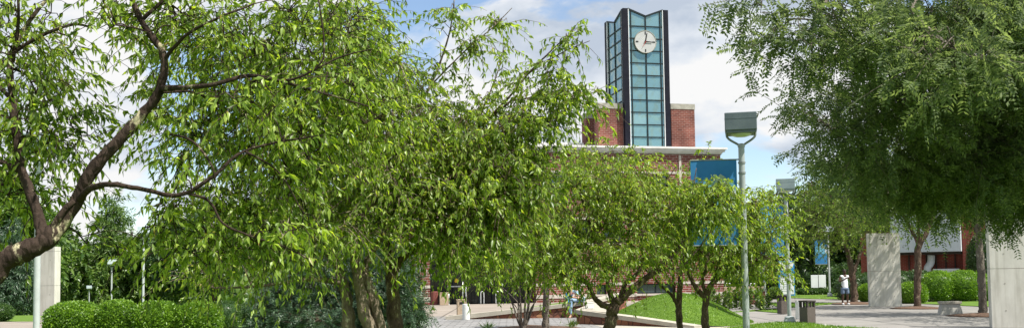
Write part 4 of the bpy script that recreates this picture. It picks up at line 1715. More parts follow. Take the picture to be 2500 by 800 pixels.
# ------------------------------------------------------------------ spruces behind the middle trunks
def spruce_bush(label, lobes, n):
    L = px_lobes(lobes)
    c = L[0][0]
    t = thing('spruce', label, 'spruce', (c[0], c[1], 0), 0, 'blue green spruces behind the multi-stem tree')
    limbs = [([(c[0], c[1], 0), (c[0], c[1], c[2]), (c[0], c[1], c[2] + L[0][1][2])], [0.12, 0.08, 0.02])]
    grow(t, limbs, L, 60, n, M['bark_dark'], M['spruce'], per=7, droop=0.15, twig_len=0.35, reach=0.5, compound=(6, 0.22, 0.085, 0.022), leaf_droop=0.05, limb_sides=7)


spruce_bush('spreading blue green spruce left of the multi-stem trunks', [(760, 720, 25, 105, 90, 1.1, 1), (690, 760, 24.5, 70, 50, 0.8, 0.8), (830, 650, 25.5, 70, 70, 0.8, 0.7), (800, 790, 24, 100, 40, 0.8, 1)], 1300)
spruce_bush('narrower blue green spruce right of the dark middle trunk', [(960, 715, 24, 48, 90, 0.8, 1), (985, 770, 23.5, 34, 42, 0.6, 1), (940, 640, 24.5, 52, 50, 0.8, 0.8), (920, 770, 24, 60, 60, 0.7, 0.6)], 1100)

# ------------------------------------------------------------------ tree A: leaning cherry at the left
ga = at(-300, 1240, 7.6)
tA = thing('cherry_tree', 'large leaning cherry tree at the left with a thick lichened trunk and hanging leaves', 'tree', (ga.x, ga.y, 0), 0, 'cherry trees')
Al = [
    [(-310, 1300, 7.6, .1408), (-130, 850, 7.7, .1162), (-10, 655, 7.8, .0880), (60, 612, 7.85, .0831), (115, 585, 7.9, .0739), (170, 515, 8, .0577), (235, 405, 8, .0528), (330, 300, 8.1, .0436), (388, 225, 8.1, .0352), (398, 135, 8.1, .0296), (345, 50, 8.2, .0253), (315, -40, 8.3, .0211), (330, -160, 8.4, .0141)],
    [(108, 580, 7.9, .0493), (85, 500, 8, .0422), (50, 400, 8.1, .0366), (33, 270, 8.2, .0324), (25, 150, 8.3, .0268), (60, 70, 8.4, .0183), (120, -10, 8.5, .0141), (180, -100, 8.6, .0099)],
    [(30, 130, 8.3, .0211), (100, 88, 8.35, .0141), (180, 60, 8.4, .0113), (235, 72, 8.5, .0084)],
    [(30, 150, 8.3, .0211), (45, 50, 8.2, .0127), (40, -60, 8.2, .0099)],
    [(30, 240, 8.2, .0211), (-40, 180, 8.3, .0169), (-120, 100, 8.4, .0127)],
    [(48, 415, 8.1, .0282), (0, 395, 8.1, .0211), (-80, 380, 8.1, .0176)],
    [(195, 485, 8.00, .0318), (225, 458, 7.77, .0260), (275, 450, 7.55, .0208), (350, 462, 7.55, .0179), (440, 476, 7.55, .0167), (520, 430, 7.55, .0144), (590, 372, 7.65, .0115), (690, 345, 7.75, .0086), (790, 330, 7.85, .0058)],
    [(392, 215, 8.10, .0266), (440, 214, 7.88, .0208), (520, 207, 7.75, .0173), (610, 185, 7.85, .0150), (690, 200, 7.95, .0127), (790, 228, 8.05, .0086), (900, 260, 8.15, .0058)],
    [(700, 198, 7.95, .0115), (750, 180, 7.95, .0086), (830, 140, 8.05, .0070), (910, 120, 8.05, .0046)],
    [(730, 190, 7.95, .0092), (790, 140, 7.95, .0075), (778, 0, 7.95, .0058)],
    [(450, 470, 7.55, .0127), (510, 490, 7.55, .0104), (545, 545, 7.55, .0092), (610, 575, 7.65, .0081), (690, 600, 7.75, .0063), (770, 640, 7.85, .0046)],
    [(405, 325, 8.00, .0104), (470, 345, 7.77, .0092), (515, 400, 7.55, .0081), (525, 440, 7.55, .0070)],
    [(398, 150, 8.10, .0173), (450, 90, 7.97, .0127), (520, 50, 7.85, .0099), (620, 10, 7.95, .0075)],
    [(345, 50, 8.2, .0183), (400, 0, 8.2, .0155), (470, -70, 8.3, .0120)],
    [(115, 580, 7.9, .0317), (150, 520, 7.9, .0246), (180, 490, 7.95, .0176)],
    [(600, 370, 7.65, .0104), (680, 420, 7.75, .0070), (740, 520, 7.75, .0052)],
]
lobA = px_lobes([
    (60, 130, 8.6, 130, 150, 0.8, 1.3), (95, 330, 8.6, 130, 90, 0.7, 1.4), (60, 480, 8.8, 110, 90, 0.6, 0.7), (-150, 250, 8.4, 160, 300, 1.0, 0.8),
    (285, 60, 8.2, 60, 120, 0.6, 1.2), (330, 270, 8.8, 70, 90, 0.5, 0.45), (190, 585, 8.4, 45, 40, 0.4, 0.4), (210, 250, 8.9, 60, 40, 0.4, 0.4),
    (450, 80, 9.0, 130, 130, 0.9, 1.0), (600, 130, 9.2, 160, 140, 1.0, 1.1), (780, 120, 9.5, 140, 150, 1.0, 1.1), (860, 40, 9.7, 70, 80, 0.7, 0.8),
    (480, 300, 9.2, 130, 110, 0.9, 1.0), (640, 330, 9.4, 160, 130, 1.0, 1.1), (800, 300, 9.6, 140, 120, 0.9, 1.0), (920, 250, 9.9, 90, 130, 0.8, 0.8),
    (390, 540, 9.0, 95, 80, 0.6, 1.2), (520, 560, 9.3, 120, 110, 0.8, 1.0), (660, 540, 9.5, 120, 120, 0.8, 1.0), (460, 620, 9.5, 110, 40, 0.6, 0.5),
    (620, 240, 7.7, 110, 45, 0.3, 0.5), (820, 200, 7.7, 110, 70, 0.3, 0.7), (720, 380, 7.6, 100, 60, 0.3, 0.6), (480, 400, 7.4, 80, 60, 0.3, 0.4), (700, 560, 7.4, 110, 50, 0.3, 0.6), (560, 80, 7.8, 90, 50, 0.3, 0.5),
    (250, -200, 8.4, 500, 160, 1.6, 0.22), (800, -160, 9.3, 300, 130, 1.3, 0.2)])
holA = [(tuple(at(255, 180, 8.3)), (0.24, 1.5, 0.36)), (tuple(at(255, 495, 8.3)), (0.22, 1.5, 0.16)), (tuple(at(115, 95, 8.3)), (0.15, 1.5, 0.10)), (tuple(at(285, 400, 8.3)), (0.10, 1.5, 0.16))]
grow(tA, [limb_px(l) for l in Al], lobA, 250, 1800, M['bark'], M['cherry'], (0.080, 0.029), 16, 0.5, 0.40, 0.6, limb_sides=14, holes=holA)

# ------------------------------------------------------------------ tree B: multi-stem cherry, tree B2: dark trunk cherry
gb = at(885, 1010, 12.2)
tB = thing('cherry_tree', 'multi-stem cherry tree with mottled pale trunks in the middle', 'tree', (gb.x, gb.y, 0), 0, 'cherry trees')
Bl = [
    [(870, 1030, 12.2, .1105), (852, 860, 12.2, .0892), (850, 760, 12.2, .0765), (838, 690, 12.2, .0638), (815, 635, 12.2, .0510), (770, 590, 12.3, .0382), (700, 540, 12.4, .0255), (620, 500, 12.5, .0170)],
    [(885, 1030, 12.1, .1105), (908, 860, 12.1, .0850), (885, 730, 12.1, .0723), (868, 640, 12.1, .0638), (862, 560, 12.2, .0553), (905, 500, 12.2, .0467), (930, 420, 12.3, .0382), (900, 300, 12.5, .0272), (860, 180, 12.6, .0187), (850, 60, 12.7, .0119)],
    [(900, 1030, 12.25, .0935), (935, 840, 12.2, .0723), (908, 720, 12.2, .0638), (890, 660, 12.25, .0510), (930, 580, 12.4, .0425), (1000, 530, 12.6, .0340), (1060, 420, 12.8, .0255), (1080, 300, 13, .0187)],
    [(840, 690, 12.2, .0425), (760, 680, 12.0, .0298), (690, 690, 11.9, .0213), (600, 700, 11.9, .0153), (520, 702, 11.9, .0102)],
    [(920, 440, 12.3, .0298), (980, 330, 12.4, .0238), (1050, 210, 12.5, .0170), (1095, 90, 12.6, .0102), (1110, -10, 12.6, .0059)],
    [(1060, 200, 12.5, .0119), (1140, 120, 12.5, .0085), (1200, 70, 12.5, .0068), (1250, 20, 12.5, .0043)],
]
lobB = px_lobes([
    (900, 170, 12.6, 110, 110, 1.0, 1.0), (960, 300, 12.6, 120, 130, 1.1, 1.0), (820, 400, 12.6, 130, 130, 1.1, 1.0), (950, 450, 12.4, 130, 110, 1.1, 1.0), (700, 520, 12.6, 130, 100, 1.0, 0.8),
    (620, 610, 12.2, 120, 55, 0.8, 0.8), (780, 575, 12.0, 110, 70, 0.8, 0.8), (880, 560, 11.6, 80, 70, 0.6, 0.6), (500, 665, 12.2, 80, 28, 0.5, 0.5), (860, 60, 13.0, 80, 100, 1.0, 0.9), (750, 250, 12.8, 150, 200, 1.0, 0.8),
    (1090, 130, 12.5, 50, 110, 0.4, 0.35), (1180, 110, 12.5, 50, 50, 0.3, 0.25), (1050, 260, 12.6, 80, 80, 0.8, 0.5), (1215, 60, 12.5, 26, 22, 0.2, 3.0), (1150, 115, 12.5, 28, 24, 0.2, 2.5), (1105, 40, 12.6, 14, 50, 0.15, 3.0), (560, 300, 13, 250, 250, 1.0, 0.22)])
grow(tB, [limb_px(l) for l in Bl], lobB, 230, 2000, M['bark_pale'], M['cherry'], (0.082, 0.030), 17, 0.5, 0.45, 0.6, limb_sides=12)

gb = at(980, 1000, 12.9)
tB2 = thing('cherry_tree', 'cherry tree with one dark reddish trunk forking low, just right of the multi-stem tree', 'tree', (gb.x, gb.y, 0), 0, 'cherry trees')
B2 = [
    [(985, 1010, 12.9, .1350), (970, 850, 12.9, .1080), (963, 760, 12.9, .0945), (957, 690, 12.9, .0810), (952, 640, 12.9, .0675), (945, 560, 13, .0495), (990, 450, 13.2, .0405), (1080, 370, 13.3, .0315), (1180, 300, 13.4, .0216), (1250, 245, 13.4, .0126)],
    [(958, 680, 12.9, .0630), (975, 640, 12.85, .0495), (1012, 605, 12.8, .0423), (1065, 575, 12.8, .0360), (1130, 568, 12.8, .0288), (1200, 560, 12.8, .0216), (1280, 540, 12.8, .0135)],
    [(1050, 582, 12.8, .0306), (1120, 535, 12.9, .0252), (1200, 520, 13, .0198), (1290, 480, 13, .0126)],
    [(1180, 300, 13.4, .0198), (1240, 240, 13.3, .0162), (1290, 180, 13.2, .0126), (1350, 120, 13.1, .0090), (1395, 80, 13.0, .0054)],
    [(1250, 245, 13.3, .0126), (1330, 235, 13.2, .0108), (1400, 235, 13.1, .0081), (1468, 222, 13.0, .0045)],
    [(1290, 180, 13.2, .0090), (1370, 130, 13.1, .0072), (1440, 100, 13.0, .0045)],
    [(1100, 360, 13.3, .0234), (1200, 350, 13.2, .0180), (1310, 320, 13.1, .0108), (1380, 280, 13.0, .0063)],
    [(1165, 300, 13.4, .0144), (1210, 190, 13.3, .0081), (1232, 110, 13.3, .0045)],
]
lobB2 = px_lobes([
    (1090, 390, 13.1, 120, 110, 1.0, 1.0), (1200, 340, 13.2, 100, 90, 0.9, 0.9), (1140, 500, 12.9, 130, 100, 1.0, 0.9), (1230, 450, 13, 110, 110, 0.9, 0.9), (1150, 600, 12.6, 110, 50, 0.7, 0.45), (1040, 560, 12.6, 90, 80, 0.7, 0.6),
    (1290, 230, 13.2, 46, 60, 0.5, 0.5), (1350, 165, 13.1, 46, 55, 0.4, 0.6), (1395, 95, 13.0, 35, 25, 0.25, 1.1), (1385, 240, 13.1, 60, 45, 0.4, 1.1), (1310, 300, 13.1, 75, 50, 0.6, 0.6), (1440, 225, 13.0, 25, 14, 0.2, 0.5),
    (1225, 180, 13.3, 22, 80, 0.25, 0.4), (1280, 410, 13.1, 60, 60, 0.6, 0.5), (1170, 260, 13.4, 60, 40, 0.5, 0.16), (1110, 620, 12.4, 22, 50, 0.3, 0.6)])
grow(tB2, [limb_px(l) for l in B2], lobB2, 200, 1650, M['bark_dark'], M['cherry'], (0.090, 0.033), 16, 0.5, 0.42, 0.6, limb_sides=12)

# ------------------------------------------------------------------ trees C: smaller cherries right of the middle
gc = at(1486, 900, 18.0)
tC = thing('cherry_tree', 'small spreading cherry tree with a thick dark trunk in front of the stone wall prow', 'tree', (gc.x, gc.y, 0), 0, 'cherry trees')
C1 = [
    [(1480, 905, 18, .1296), (1486, 830, 18, .1161), (1492, 780, 18, .1107), (1500, 745, 18, .1026), (1515, 728, 18, .0810), (1550, 700, 18, .0702), (1590, 668, 18, .0540), (1625, 640, 18, .0405), (1660, 600, 18.1, .0297), (1680, 560, 18.2, .0216), (1690, 480, 18.3, .0140), (1700, 410, 18.4, .0076)],
    [(1490, 750, 18, .0648), (1462, 738, 17.9, .0513), (1445, 715, 17.9, .0459), (1432, 690, 17.9, .0378), (1405, 682, 17.9, .0270), (1370, 668, 17.9, .0205), (1310, 640, 17.9, .0135), (1240, 620, 17.9, .0081)],
    [(1502, 745, 18.1, .0594), (1485, 700, 18.1, .0432), (1478, 650, 18.1, .0351), (1450, 580, 18.2, .0270), (1420, 480, 18.2, .0189), (1400, 400, 18.3, .0097)],
    [(1512, 735, 18.1, .0540), (1528, 690, 18.2, .0405), (1560, 660, 18.3, .0324), (1570, 600, 18.4, .0270), (1560, 500, 18.4, .0194), (1550, 400, 18.4, .0097)],
    [(1580, 675, 18, .0270), (1630, 655, 17.9, .0189), (1655, 655, 17.9, .0162), (1690, 625, 17.9, .0135), (1740, 560, 17.9, .0076)],
    [(1450, 580, 18.2, .0216), (1360, 540, 18.1, .0162), (1290, 500, 18.1, .0108), (1220, 480, 18.1, .0065)],
    [(1560, 520, 18.4, .0162), (1620, 450, 18.4, .0108), (1660, 390, 18.4, .0054)],
]
lobC = px_lobes([
    (1500, 440, 18.3, 130, 75, 1.1, 1.0), (1400, 500, 18.2, 130, 100, 1.1, 1.0), (1560, 520, 18.2, 140, 100, 1.1, 0.95), (1290, 560, 18, 110, 100, 0.9, 0.95), (1200, 620, 17.9, 80, 60, 0.7, 0.7), (1400, 620, 17.8, 120, 65, 0.8, 0.95),
    (1530, 610, 17.8, 90, 60, 0.8, 0.8), (1330, 660, 17.6, 70, 40, 0.5, 0.8), (1470, 370, 18.3, 60, 22, 0.5, 0.5), (1550, 385, 18.4, 50, 30, 0.5, 0.6), (1400, 385, 18.3, 50, 40, 0.5, 0.7), (1650, 500, 18.3, 80, 80, 0.8, 0.7), (1470, 660, 17.6, 50, 40, 0.4, 0.45), (1400, 680, 17.5, 25, 40, 0.3, 0.7), (1180, 660, 17.8, 40, 40, 0.4, 0.6)])
grow(tC, [limb_px(l) for l in C1], lobC, 240, 1600, M['bark_dark'], M['cherry_mid'], (0.086, 0.031), 18, 0.6, 0.45, 0.6, limb_sides=12)

gc = at(1660, 880, 20.5)
tC2 = thing('cherry_tree', 'slender cherry tree with a mottled trunk in front of the middle of the grass mound', 'tree', (gc.x, gc.y, 0), 0, 'cherry trees')
C2 = [
    [(1661, 885, 20.5, .0800), (1660, 800, 20.5, .0725), (1657, 750, 20.5, .0675), (1661, 700, 20.5, .0600), (1664, 655, 20.5, .0450), (1690, 590, 20.5, .0300), (1720, 520, 20.6, .0200), (1740, 450, 20.7, .0100)],
    [(1657, 750, 20.5, .0450), (1640, 720, 20.4, .0350), (1618, 700, 20.4, .0275), (1596, 678, 20.4, .0225), (1560, 640, 20.4, .0150)],
    [(1646, 735, 20.5, .0300), (1644, 690, 20.6, .0250), (1640, 640, 20.6, .0225), (1620, 560, 20.7, .0150), (1610, 480, 20.7, .0075)],
    [(1664, 650, 20.5, .0300), (1720, 620, 20.3, .0200), (1790, 600, 20.2, .0100)],
]
lobC2 = px_lobes([(1690, 540, 20.5, 90, 70, 0.9, 0.85), (1640, 580, 20.4, 70, 60, 0.8, 0.8), (1740, 600, 20.2, 70, 50, 0.7, 0.6), (1600, 630, 20.2, 50, 30, 0.5, 0.6), (1720, 450, 20.7, 50, 50, 0.5, 0.5), (1690, 410, 20.7, 24, 30, 0.3, 0.4), (1730, 385, 20.7, 22, 30, 0.3, 0.35)])
grow(tC2, [limb_px(l) for l in C2], lobC2, 90, 520, M['bark_dark'], M['cherry_mid'], (0.086, 0.031), 18, 0.6, 0.45, 0.6, limb_sides=10)

gc = at(1723, 890, 19.6)
tC3 = thing('cherry_tree', 'cherry tree just left of the nearest lamp post with a dark low-forked trunk', 'tree', (gc.x, gc.y, 0), 0, 'cherry trees')
C3 = [
    [(1724, 895, 19.6, .0884), (1722, 800, 19.6, .0806), (1722, 740, 19.6, .0728), (1730, 705, 19.6, .0624), (1750, 680, 19.6, .0468), (1790, 662, 19.5, .0312), (1830, 645, 19.4, .0208), (1880, 600, 19.4, .0104)],
    [(1720, 725, 19.6, .0520), (1695, 695, 19.6, .0442), (1680, 660, 19.6, .0364), (1670, 630, 19.6, .0286), (1700, 540, 19.7, .0182), (1690, 450, 19.8, .0094)],
    [(1722, 715, 19.6, .0416), (1715, 680, 19.6, .0338), (1725, 650, 19.6, .0312), (1740, 560, 19.7, .0208), (1780, 480, 19.7, .0114)],
    [(1745, 690, 19.6, .0416), (1755, 640, 19.7, .0338), (1765, 600, 19.7, .0260), (1800, 540, 19.7, .0182), (1860, 470, 19.7, .0094)],
    [(1760, 655, 19.6, .0156), (1700, 600, 19.3, .0104), (1740, 575, 19.2, .0083), (1800, 570, 19.2, .0052)],
]
lobC3 = px_lobes([(1800, 540, 19.5, 90, 70, 0.9, 0.6), (1860, 560, 19.4, 75, 80, 0.8, 0.75), (1760, 620, 19.4, 80, 45, 0.8, 0.8), (1870, 640, 19.3, 60, 50, 0.6, 0.8), (1735, 475, 18.0, 62, 32, 0.5, 2.6), (1870, 480, 19.6, 45, 35, 0.5, 0.55), (1725, 525, 18.0, 72, 34, 0.5, 2.4), (1800, 655, 19.3, 60, 22, 0.4, 0.5)])
grow(tC3, [limb_px(l) for l in C3], lobC3, 110, 760, M['bark_dark'], M['cherry_mid'], (0.086, 0.031), 18, 0.6, 0.42, 0.6, limb_sides=10)

gc = gr(1332, 800)
tC4 = thing('cherry_tree', 'thin grey trunked cherry tree on the mulch right of the bare shrub', 'tree', (gc.x, gc.y, 0), 0, 'cherry trees')
C4 = [
    [(1332, 801, gc.y, .13), (1332, 760, gc.y, .115), (1334, 715, gc.y, .10), (1330, 680, gc.y, .08), (1345, 600, gc.y, .05), (1350, 520, gc.y, .02)],
    [(1333, 715, gc.y, .05), (1315, 690, gc.y, .03), (1290, 668, gc.y, .02)],
    [(1333, 705, gc.y, .05), (1360, 680, gc.y, .03), (1390, 640, gc.y, .02)]]
lobC4 = px_lobes([(1340, 600, gc.y, 80, 70, 0.9, 1), (1300, 640, gc.y, 50, 40, 0.6, 0.8), (1390, 620, gc.y, 50, 50, 0.6, 0.8)])
grow(tC4, [limb_px(l) for l in C4], lobC4, 50, 300, M['bark_grey'], M['cherry_mid'], (0.09, 0.03), 20, 0.6, 0.45, 0.6, limb_sides=10)

# bare stemmed shrub
gs = gr(1276, 801)
tS = thing('bare_shrub', 'shrub of many thin bare stems fanning out from the mulch', 'shrub', (gs.x, gs.y, 0))
sl = []
for (x1, y1, x2, y2, r0) in ((1250, 740, 1215, 690, .035), (1262, 730, 1240, 670, .035), (1270, 720, 1262, 650, .04), (1284, 700, 1285, 640, .05), (1295, 720, 1310, 650, .04), (1305, 735, 1320, 690, .035), (1266, 740, 1225, 700, .03), (1290, 735, 1298, 660, .03), (1300, 745, 1335, 700, .03), (1258, 745, 1205, 705, .025)):
    yy = gs.y + random.uniform(-0.35, 0.35)
    sl.append(limb_px([(1276 + (x1 - 1276) * 0.12, 802, gs.y, r0), (1276 + (x1 - 1276) * 0.55, 775, (gs.y + yy) / 2, r0 * .8), (x1, y1, yy, r0 * .6), (x2, y2, yy, r0 * .35)]))
grow(tS, sl, px_lobes([(1265, 660, gs.y, 70, 40, 0.5, 1)]), 12, 45, M['bark_grey'], M['cherry_mid'], (0.08, 0.027), 14, 0.5, 0.3, 0.5, limb_sides=7)

# ------------------------------------------------------------------ honey locusts at the right
base = Vector((6.6, 9.6, 0))
tN = thing('honey_locust', 'nearest honey locust hanging feathery dark leaves into the upper right corner', 'tree', base, 0, 'honey locust trees')
Nl = [
    ([(6.6, 9.6, 0), (6.5, 9.5, 1.4), (6.3, 9.3, 2.6), (6.0, 9.1, 3.8), (5.6, 9.0, 5.4), (5.4, 9.0, 7.0)], [.2, .18, .165, .14, .09, .03]),
    ([(6.3, 9.3, 2.6), tuple(at(2560, 330, 9.0)), tuple(at(2400, 290, 8.8)), tuple(at(2230, 290, 8.7)), tuple(at(2080, 330, 8.6))], [.09, .06, .045, .03, .012]),
    ([(6.2, 9.25, 3.1), tuple(at(2500, 120, 8.6)), tuple(at(2320, 90, 8.2)), tuple(at(2140, 110, 7.8)), tuple(at(1980, 160, 7.6))], [.09, .06, .04, .025, .010]),
    ([(6.0, 9.1, 3.8), tuple(at(2450, -80, 8.0)), tuple(at(2200, -110, 7.2)), tuple(at(2000, -60, 6.6)), tuple(at(1830, -30, 6.2))], [.09, .06, .04, .022, .008]),
    ([tuple(at(2100, -90, 7.0)), tuple(at(2020, 0, 6.6)), tuple(at(1990, 50, 6.5)), tuple(at(1980, 120, 6.4))], [.018, .012, .009, .005]),
    ([(6.3, 9.3, 2.5), tuple(at(2560, 470, 9.4)), tuple(at(2380, 450, 9.4)), tuple(at(2200, 470, 9.4)), tuple(at(2080, 480, 9.4))], [.07, .05, .035, .025, .01]),
    ([tuple(at(2350, -60, 6.5)), tuple(at(2230, 10, 6.0)), tuple(at(2290, 90, 5.6)), tuple(at(2390, 150, 5.4))], [.02, .012, .009, .004]),
]
lay = []
for (xa, ya, da, xb, yb, db, ry, wt) in (
        (2560, -30, 7.6, 2030, 60, 6.9, 40, 0.8), (2560, 60, 8.0, 2055, 150, 7.5, 34, 0.9), (2560, 150, 8.3, 2035, 245, 8.0, 32, 0.9), (2560, 240, 8.6, 2005, 305, 8.3, 28, 0.9),
        (2560, 320, 8.9, 2080, 380, 8.6, 30, 0.9), (2560, 400, 9.1, 2110, 430, 9.0, 32, 0.9), (2560, 475, 9.3, 2170, 470, 9.3, 28, 0.8)):
    n_ = 6
    for k in range(n_):
        t_ = k / (n_ - 1)
        lay.append((xa + (xb - xa) * t_, ya + (yb - ya) * t_ + rng.normal(0, 9), da + (db - da) * t_ + rng.normal(0, 0.25), 66, ry * (1.1 - 0.4 * t_), 0.55, wt * (1.15 - 0.35 * t_)))
lobN = px_lobes(lay + [
    (1960, 60, 6.8, 60, 60, 0.4, 0.35), (1850, 10, 6.2, 60, 28, 0.3, 0.7), (1905, 90, 6.6, 34, 60, 0.25, 0.5), (1910, 270, 8.2, 40, 16, 0.25, 0.6),
    (2300, -260, 7.6, 480, 200, 1.6, 0.10), (2850, 150, 9.0, 300, 420, 1.5, 0.10), (2260, 120, 5.5, 50, 60, 0.25, 1.3), (2385, 150, 5.4, 60, 35, 0.25, 1.3)])
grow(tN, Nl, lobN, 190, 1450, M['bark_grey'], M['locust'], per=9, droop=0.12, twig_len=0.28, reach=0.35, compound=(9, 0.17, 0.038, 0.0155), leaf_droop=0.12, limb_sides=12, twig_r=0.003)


def mid_locust(label, px, py, trunk, lobes, ntw, rad, bark=M['bark_grey'], leafm=M['locust_far']):
    g = gr(px, py)
    Y = g.y
    t = thing('honey_locust', label, 'tree', (g.x, g.y, 0), 0, 'honey locust trees')
    limbs = []
    for l in trunk:
        limbs.append(limb_px([(a, b, Y + dy, r * 0.8) for a, b, dy, r in l]))
    L = px_lobes([(a, b, Y + dy, c, d, e, w) for a, b, dy, c, d, e, w in lobes])
    grow(t, limbs, L, 110, ntw, bark, leafm, (0.13, 0.045), 20, 0.35, 0.7, 1.2, limb_sides=10, leaf_droop=0.4, twig_r=0.008)


mid_locust('honey locust with a dark forked trunk beside the small concrete bench', 2240, 751,
           [[(2240, 753, 0, .21), (2240, 700, 0, .19), (2241, 640, 0, .18), (2243, 600, 0, .17), (2265, 560, 0, .13), (2290, 480, 0, .1), (2320, 380, 0, .05)],
            [(2243, 605, 0, .12), (2235, 580, 0, .1), (2190, 500, 0, .08), (2130, 420, 0, .04)], [(2243, 590, 0, .1), (2240, 500, -0.6, .08), (2230, 350, -0.8, .04)]],
           [(2230, 420, 0, 210, 110, 3.2, 1.0), (2140, 500, 0, 110, 60, 2.0, 0.7), (2310, 490, 1.5, 100, 50, 1.4, 0.7), (2230, 550, -0.5, 70, 35, 1.0, 0.5), (2240, 290, 0, 160, 90, 2.8, 0.7)], 1000, 0.2, M['bark_dark'])
mid_locust('honey locust with a straight mottled grey trunk beside the largest pylon', 2399, 769,
           [[(2400, 771, 0, .20), (2399, 730, 0, .175), (2395, 660, 0, .165), (2390, 600, 0, .16), (2384, 540, 0, .14), (2380, 460, 0, .10), (2390, 350, 0, .04)],
            [(2386, 560, 0, .1), (2430, 480, 0, .07), (2490, 420, 0, .04)], [(2386, 550, 0, .09), (2330, 460, 0, .06), (2280, 400, 0, .03)]],
           [(2390, 420, 0, 190, 110, 2.6, 1.0), (2470, 490, 0, 100, 60, 1.6, 0.9), (2320, 500, 0, 90, 50, 1.5, 0.6), (2400, 300, 0, 150, 90, 2.2, 0.8)], 850, 0.2)
mid_locust('honey locust with a dark leaning trunk right behind the walking man', 2085, 739,
           [[(2086, 740, 0, .26), (2084, 700, 0, .23), (2080, 665, 0, .21), (2074, 630, 0, .17), (2062, 590, 0, .13), (2040, 520, 0, .09), (2020, 450, 0, .04)],
            [(2082, 668, 0, .14), (2096, 630, 0, .12), (2110, 590, 0, .09), (2140, 520, 0, .05)]],
           [(2050, 520, 0, 110, 80, 2.6, 1.0), (2005, 555, 0, 55, 60, 1.8, 0.8), (2090, 430, 0, 110, 90, 2.6, 0.9), (2000, 450, 0, 70, 60, 1.8, 0.7), (2050, 590, 0, 90, 35, 1.4, 0.5), (2120, 560, 0, 60, 45, 1.4, 0.7)], 900, 0.24, M['bark_dark'])
g_off = Vector((20.0, 30.5, 0))
tO = thing('honey_locust', 'honey locust right of the largest pylon, its crown reaching in over the plaza', 'tree', g_off, 0, 'honey locust trees')
Ol = [([(20, 30.5, 0), (20, 30.5, 1.5), (19.9, 30.5, 3.0), (19.6, 30.4, 5.0), (19.4, 30.3, 7.4)], [.19, .16, .15, .09, .03]),
      ([(19.9, 30.5, 3.0), (18.2, 30.9, 4.6), (16.2, 31.2, 5.4)], [.09, .06, .02]),
      ([(19.9, 30.5, 3.2), (20.4, 32.0, 4.8), (20.2, 34.0, 5.6)], [.09, .06, .02]), ([(19.9, 30.5, 3.0), (21.5, 29.5, 4.6), (23.0, 28.6, 5.6)], [.09, .06, .02])]
lobO = [((19.5, 30.4, 5.9), (4.2, 3.2, 1.3), 1.0), ((17.2, 31.2, 5.3), (2.4, 2.0, 0.8), 0.8), ((20.0, 33.0, 5.4), (2.4, 2.0, 0.9), 0.8), ((22.5, 29, 5.6), (2.2, 2.0, 0.9), 0.6)]
grow(tO, Ol, lobO, 90, 800, M['bark_grey'], M['locust_far'], (0.12, 0.042), 20, 0.35, 0.7, 1.2, limb_sides=9, leaf_droop=0.4, twig_r=0.008)
# mulch rings
for px, py, w, nm in ((2300, 757, 0.0, ''),):
    pass
for px, py, r_ in ((2240, 752, 1.15), (2399, 770, 1.25), (2086, 741, 1.3)):
    g = gr(px, py)
    mb = MB()
    mb.lathe((g.x, g.y, 0), [(r_ * (1.0), 0.006), (r_ * 0.8, 0.05), (r_ * 0.3, 0.10), (0.02, 0.11)], 28)
    struct(mb.build('mulch_ring', M['mulch'], smooth=True))


# ------------------------------------------------------------------ background trees
def bg_tree(name, label, x, y, h, w, leafm, n=420, conifer=False, group='trees in the background', bark=M['bark_dark']):
    z0 = float(terrain(x, y))
    t = thing(name, label, 'tree', (x, y, z0), 0, group)
    if conifer:
        lobes = [((x, y, z0 + h * f), (w * (1.02 - f), w * (1.02 - f), h * 0.10), 1.0) for f in (0.2, 0.33, 0.46, 0.6, 0.74, 0.88)]
    else:
        lobes = [((x, y, z0 + h * 0.62), (w * 0.8, w * 0.8, h * 0.34), 1.0)]
        for k in range(6):
            a = rng.random() * 2 * PI
            lobes.append(((x + math.cos(a) * w * 0.6, y + math.sin(a) * w * 0.6, z0 + h * (0.32 + 0.45 * rng.random())), (w * 0.45, w * 0.45, h * 0.17), 1.0))
    limbs = [([(x, y, z0 - 0.1), (x + 0.1, y, z0 + h * 0.3), (x - 0.1, y, z0 + h * 0.6), (x, y, z0 + h * 0.9)], [h * 0.022, h * 0.018, h * 0.012, 0.02])]
    for k in range(4):
        a = k * PI / 2 + rng.random()
        limbs.append(([(x, y, z0 + h * 0.3), (x + math.cos(a) * w * 0.3, y + math.sin(a) * w * 0.3, z0 + h * 0.45), (x + math.cos(a) * w * 0.6, y + math.sin(a) * w * 0.6, z0 + h * 0.6)], [h * 0.011, h * 0.008, h * 0.003]))
    s = h / 9
    grow(t, limbs, lobes, 40, n, bark, leafm, (0.40 * s, (0.07 if conifer else 0.19) * s), 26, 0.3, 0.9 * s, 1.5 * s, limb_sides=7, leaf_droop=0.2, stems=False)
    return t


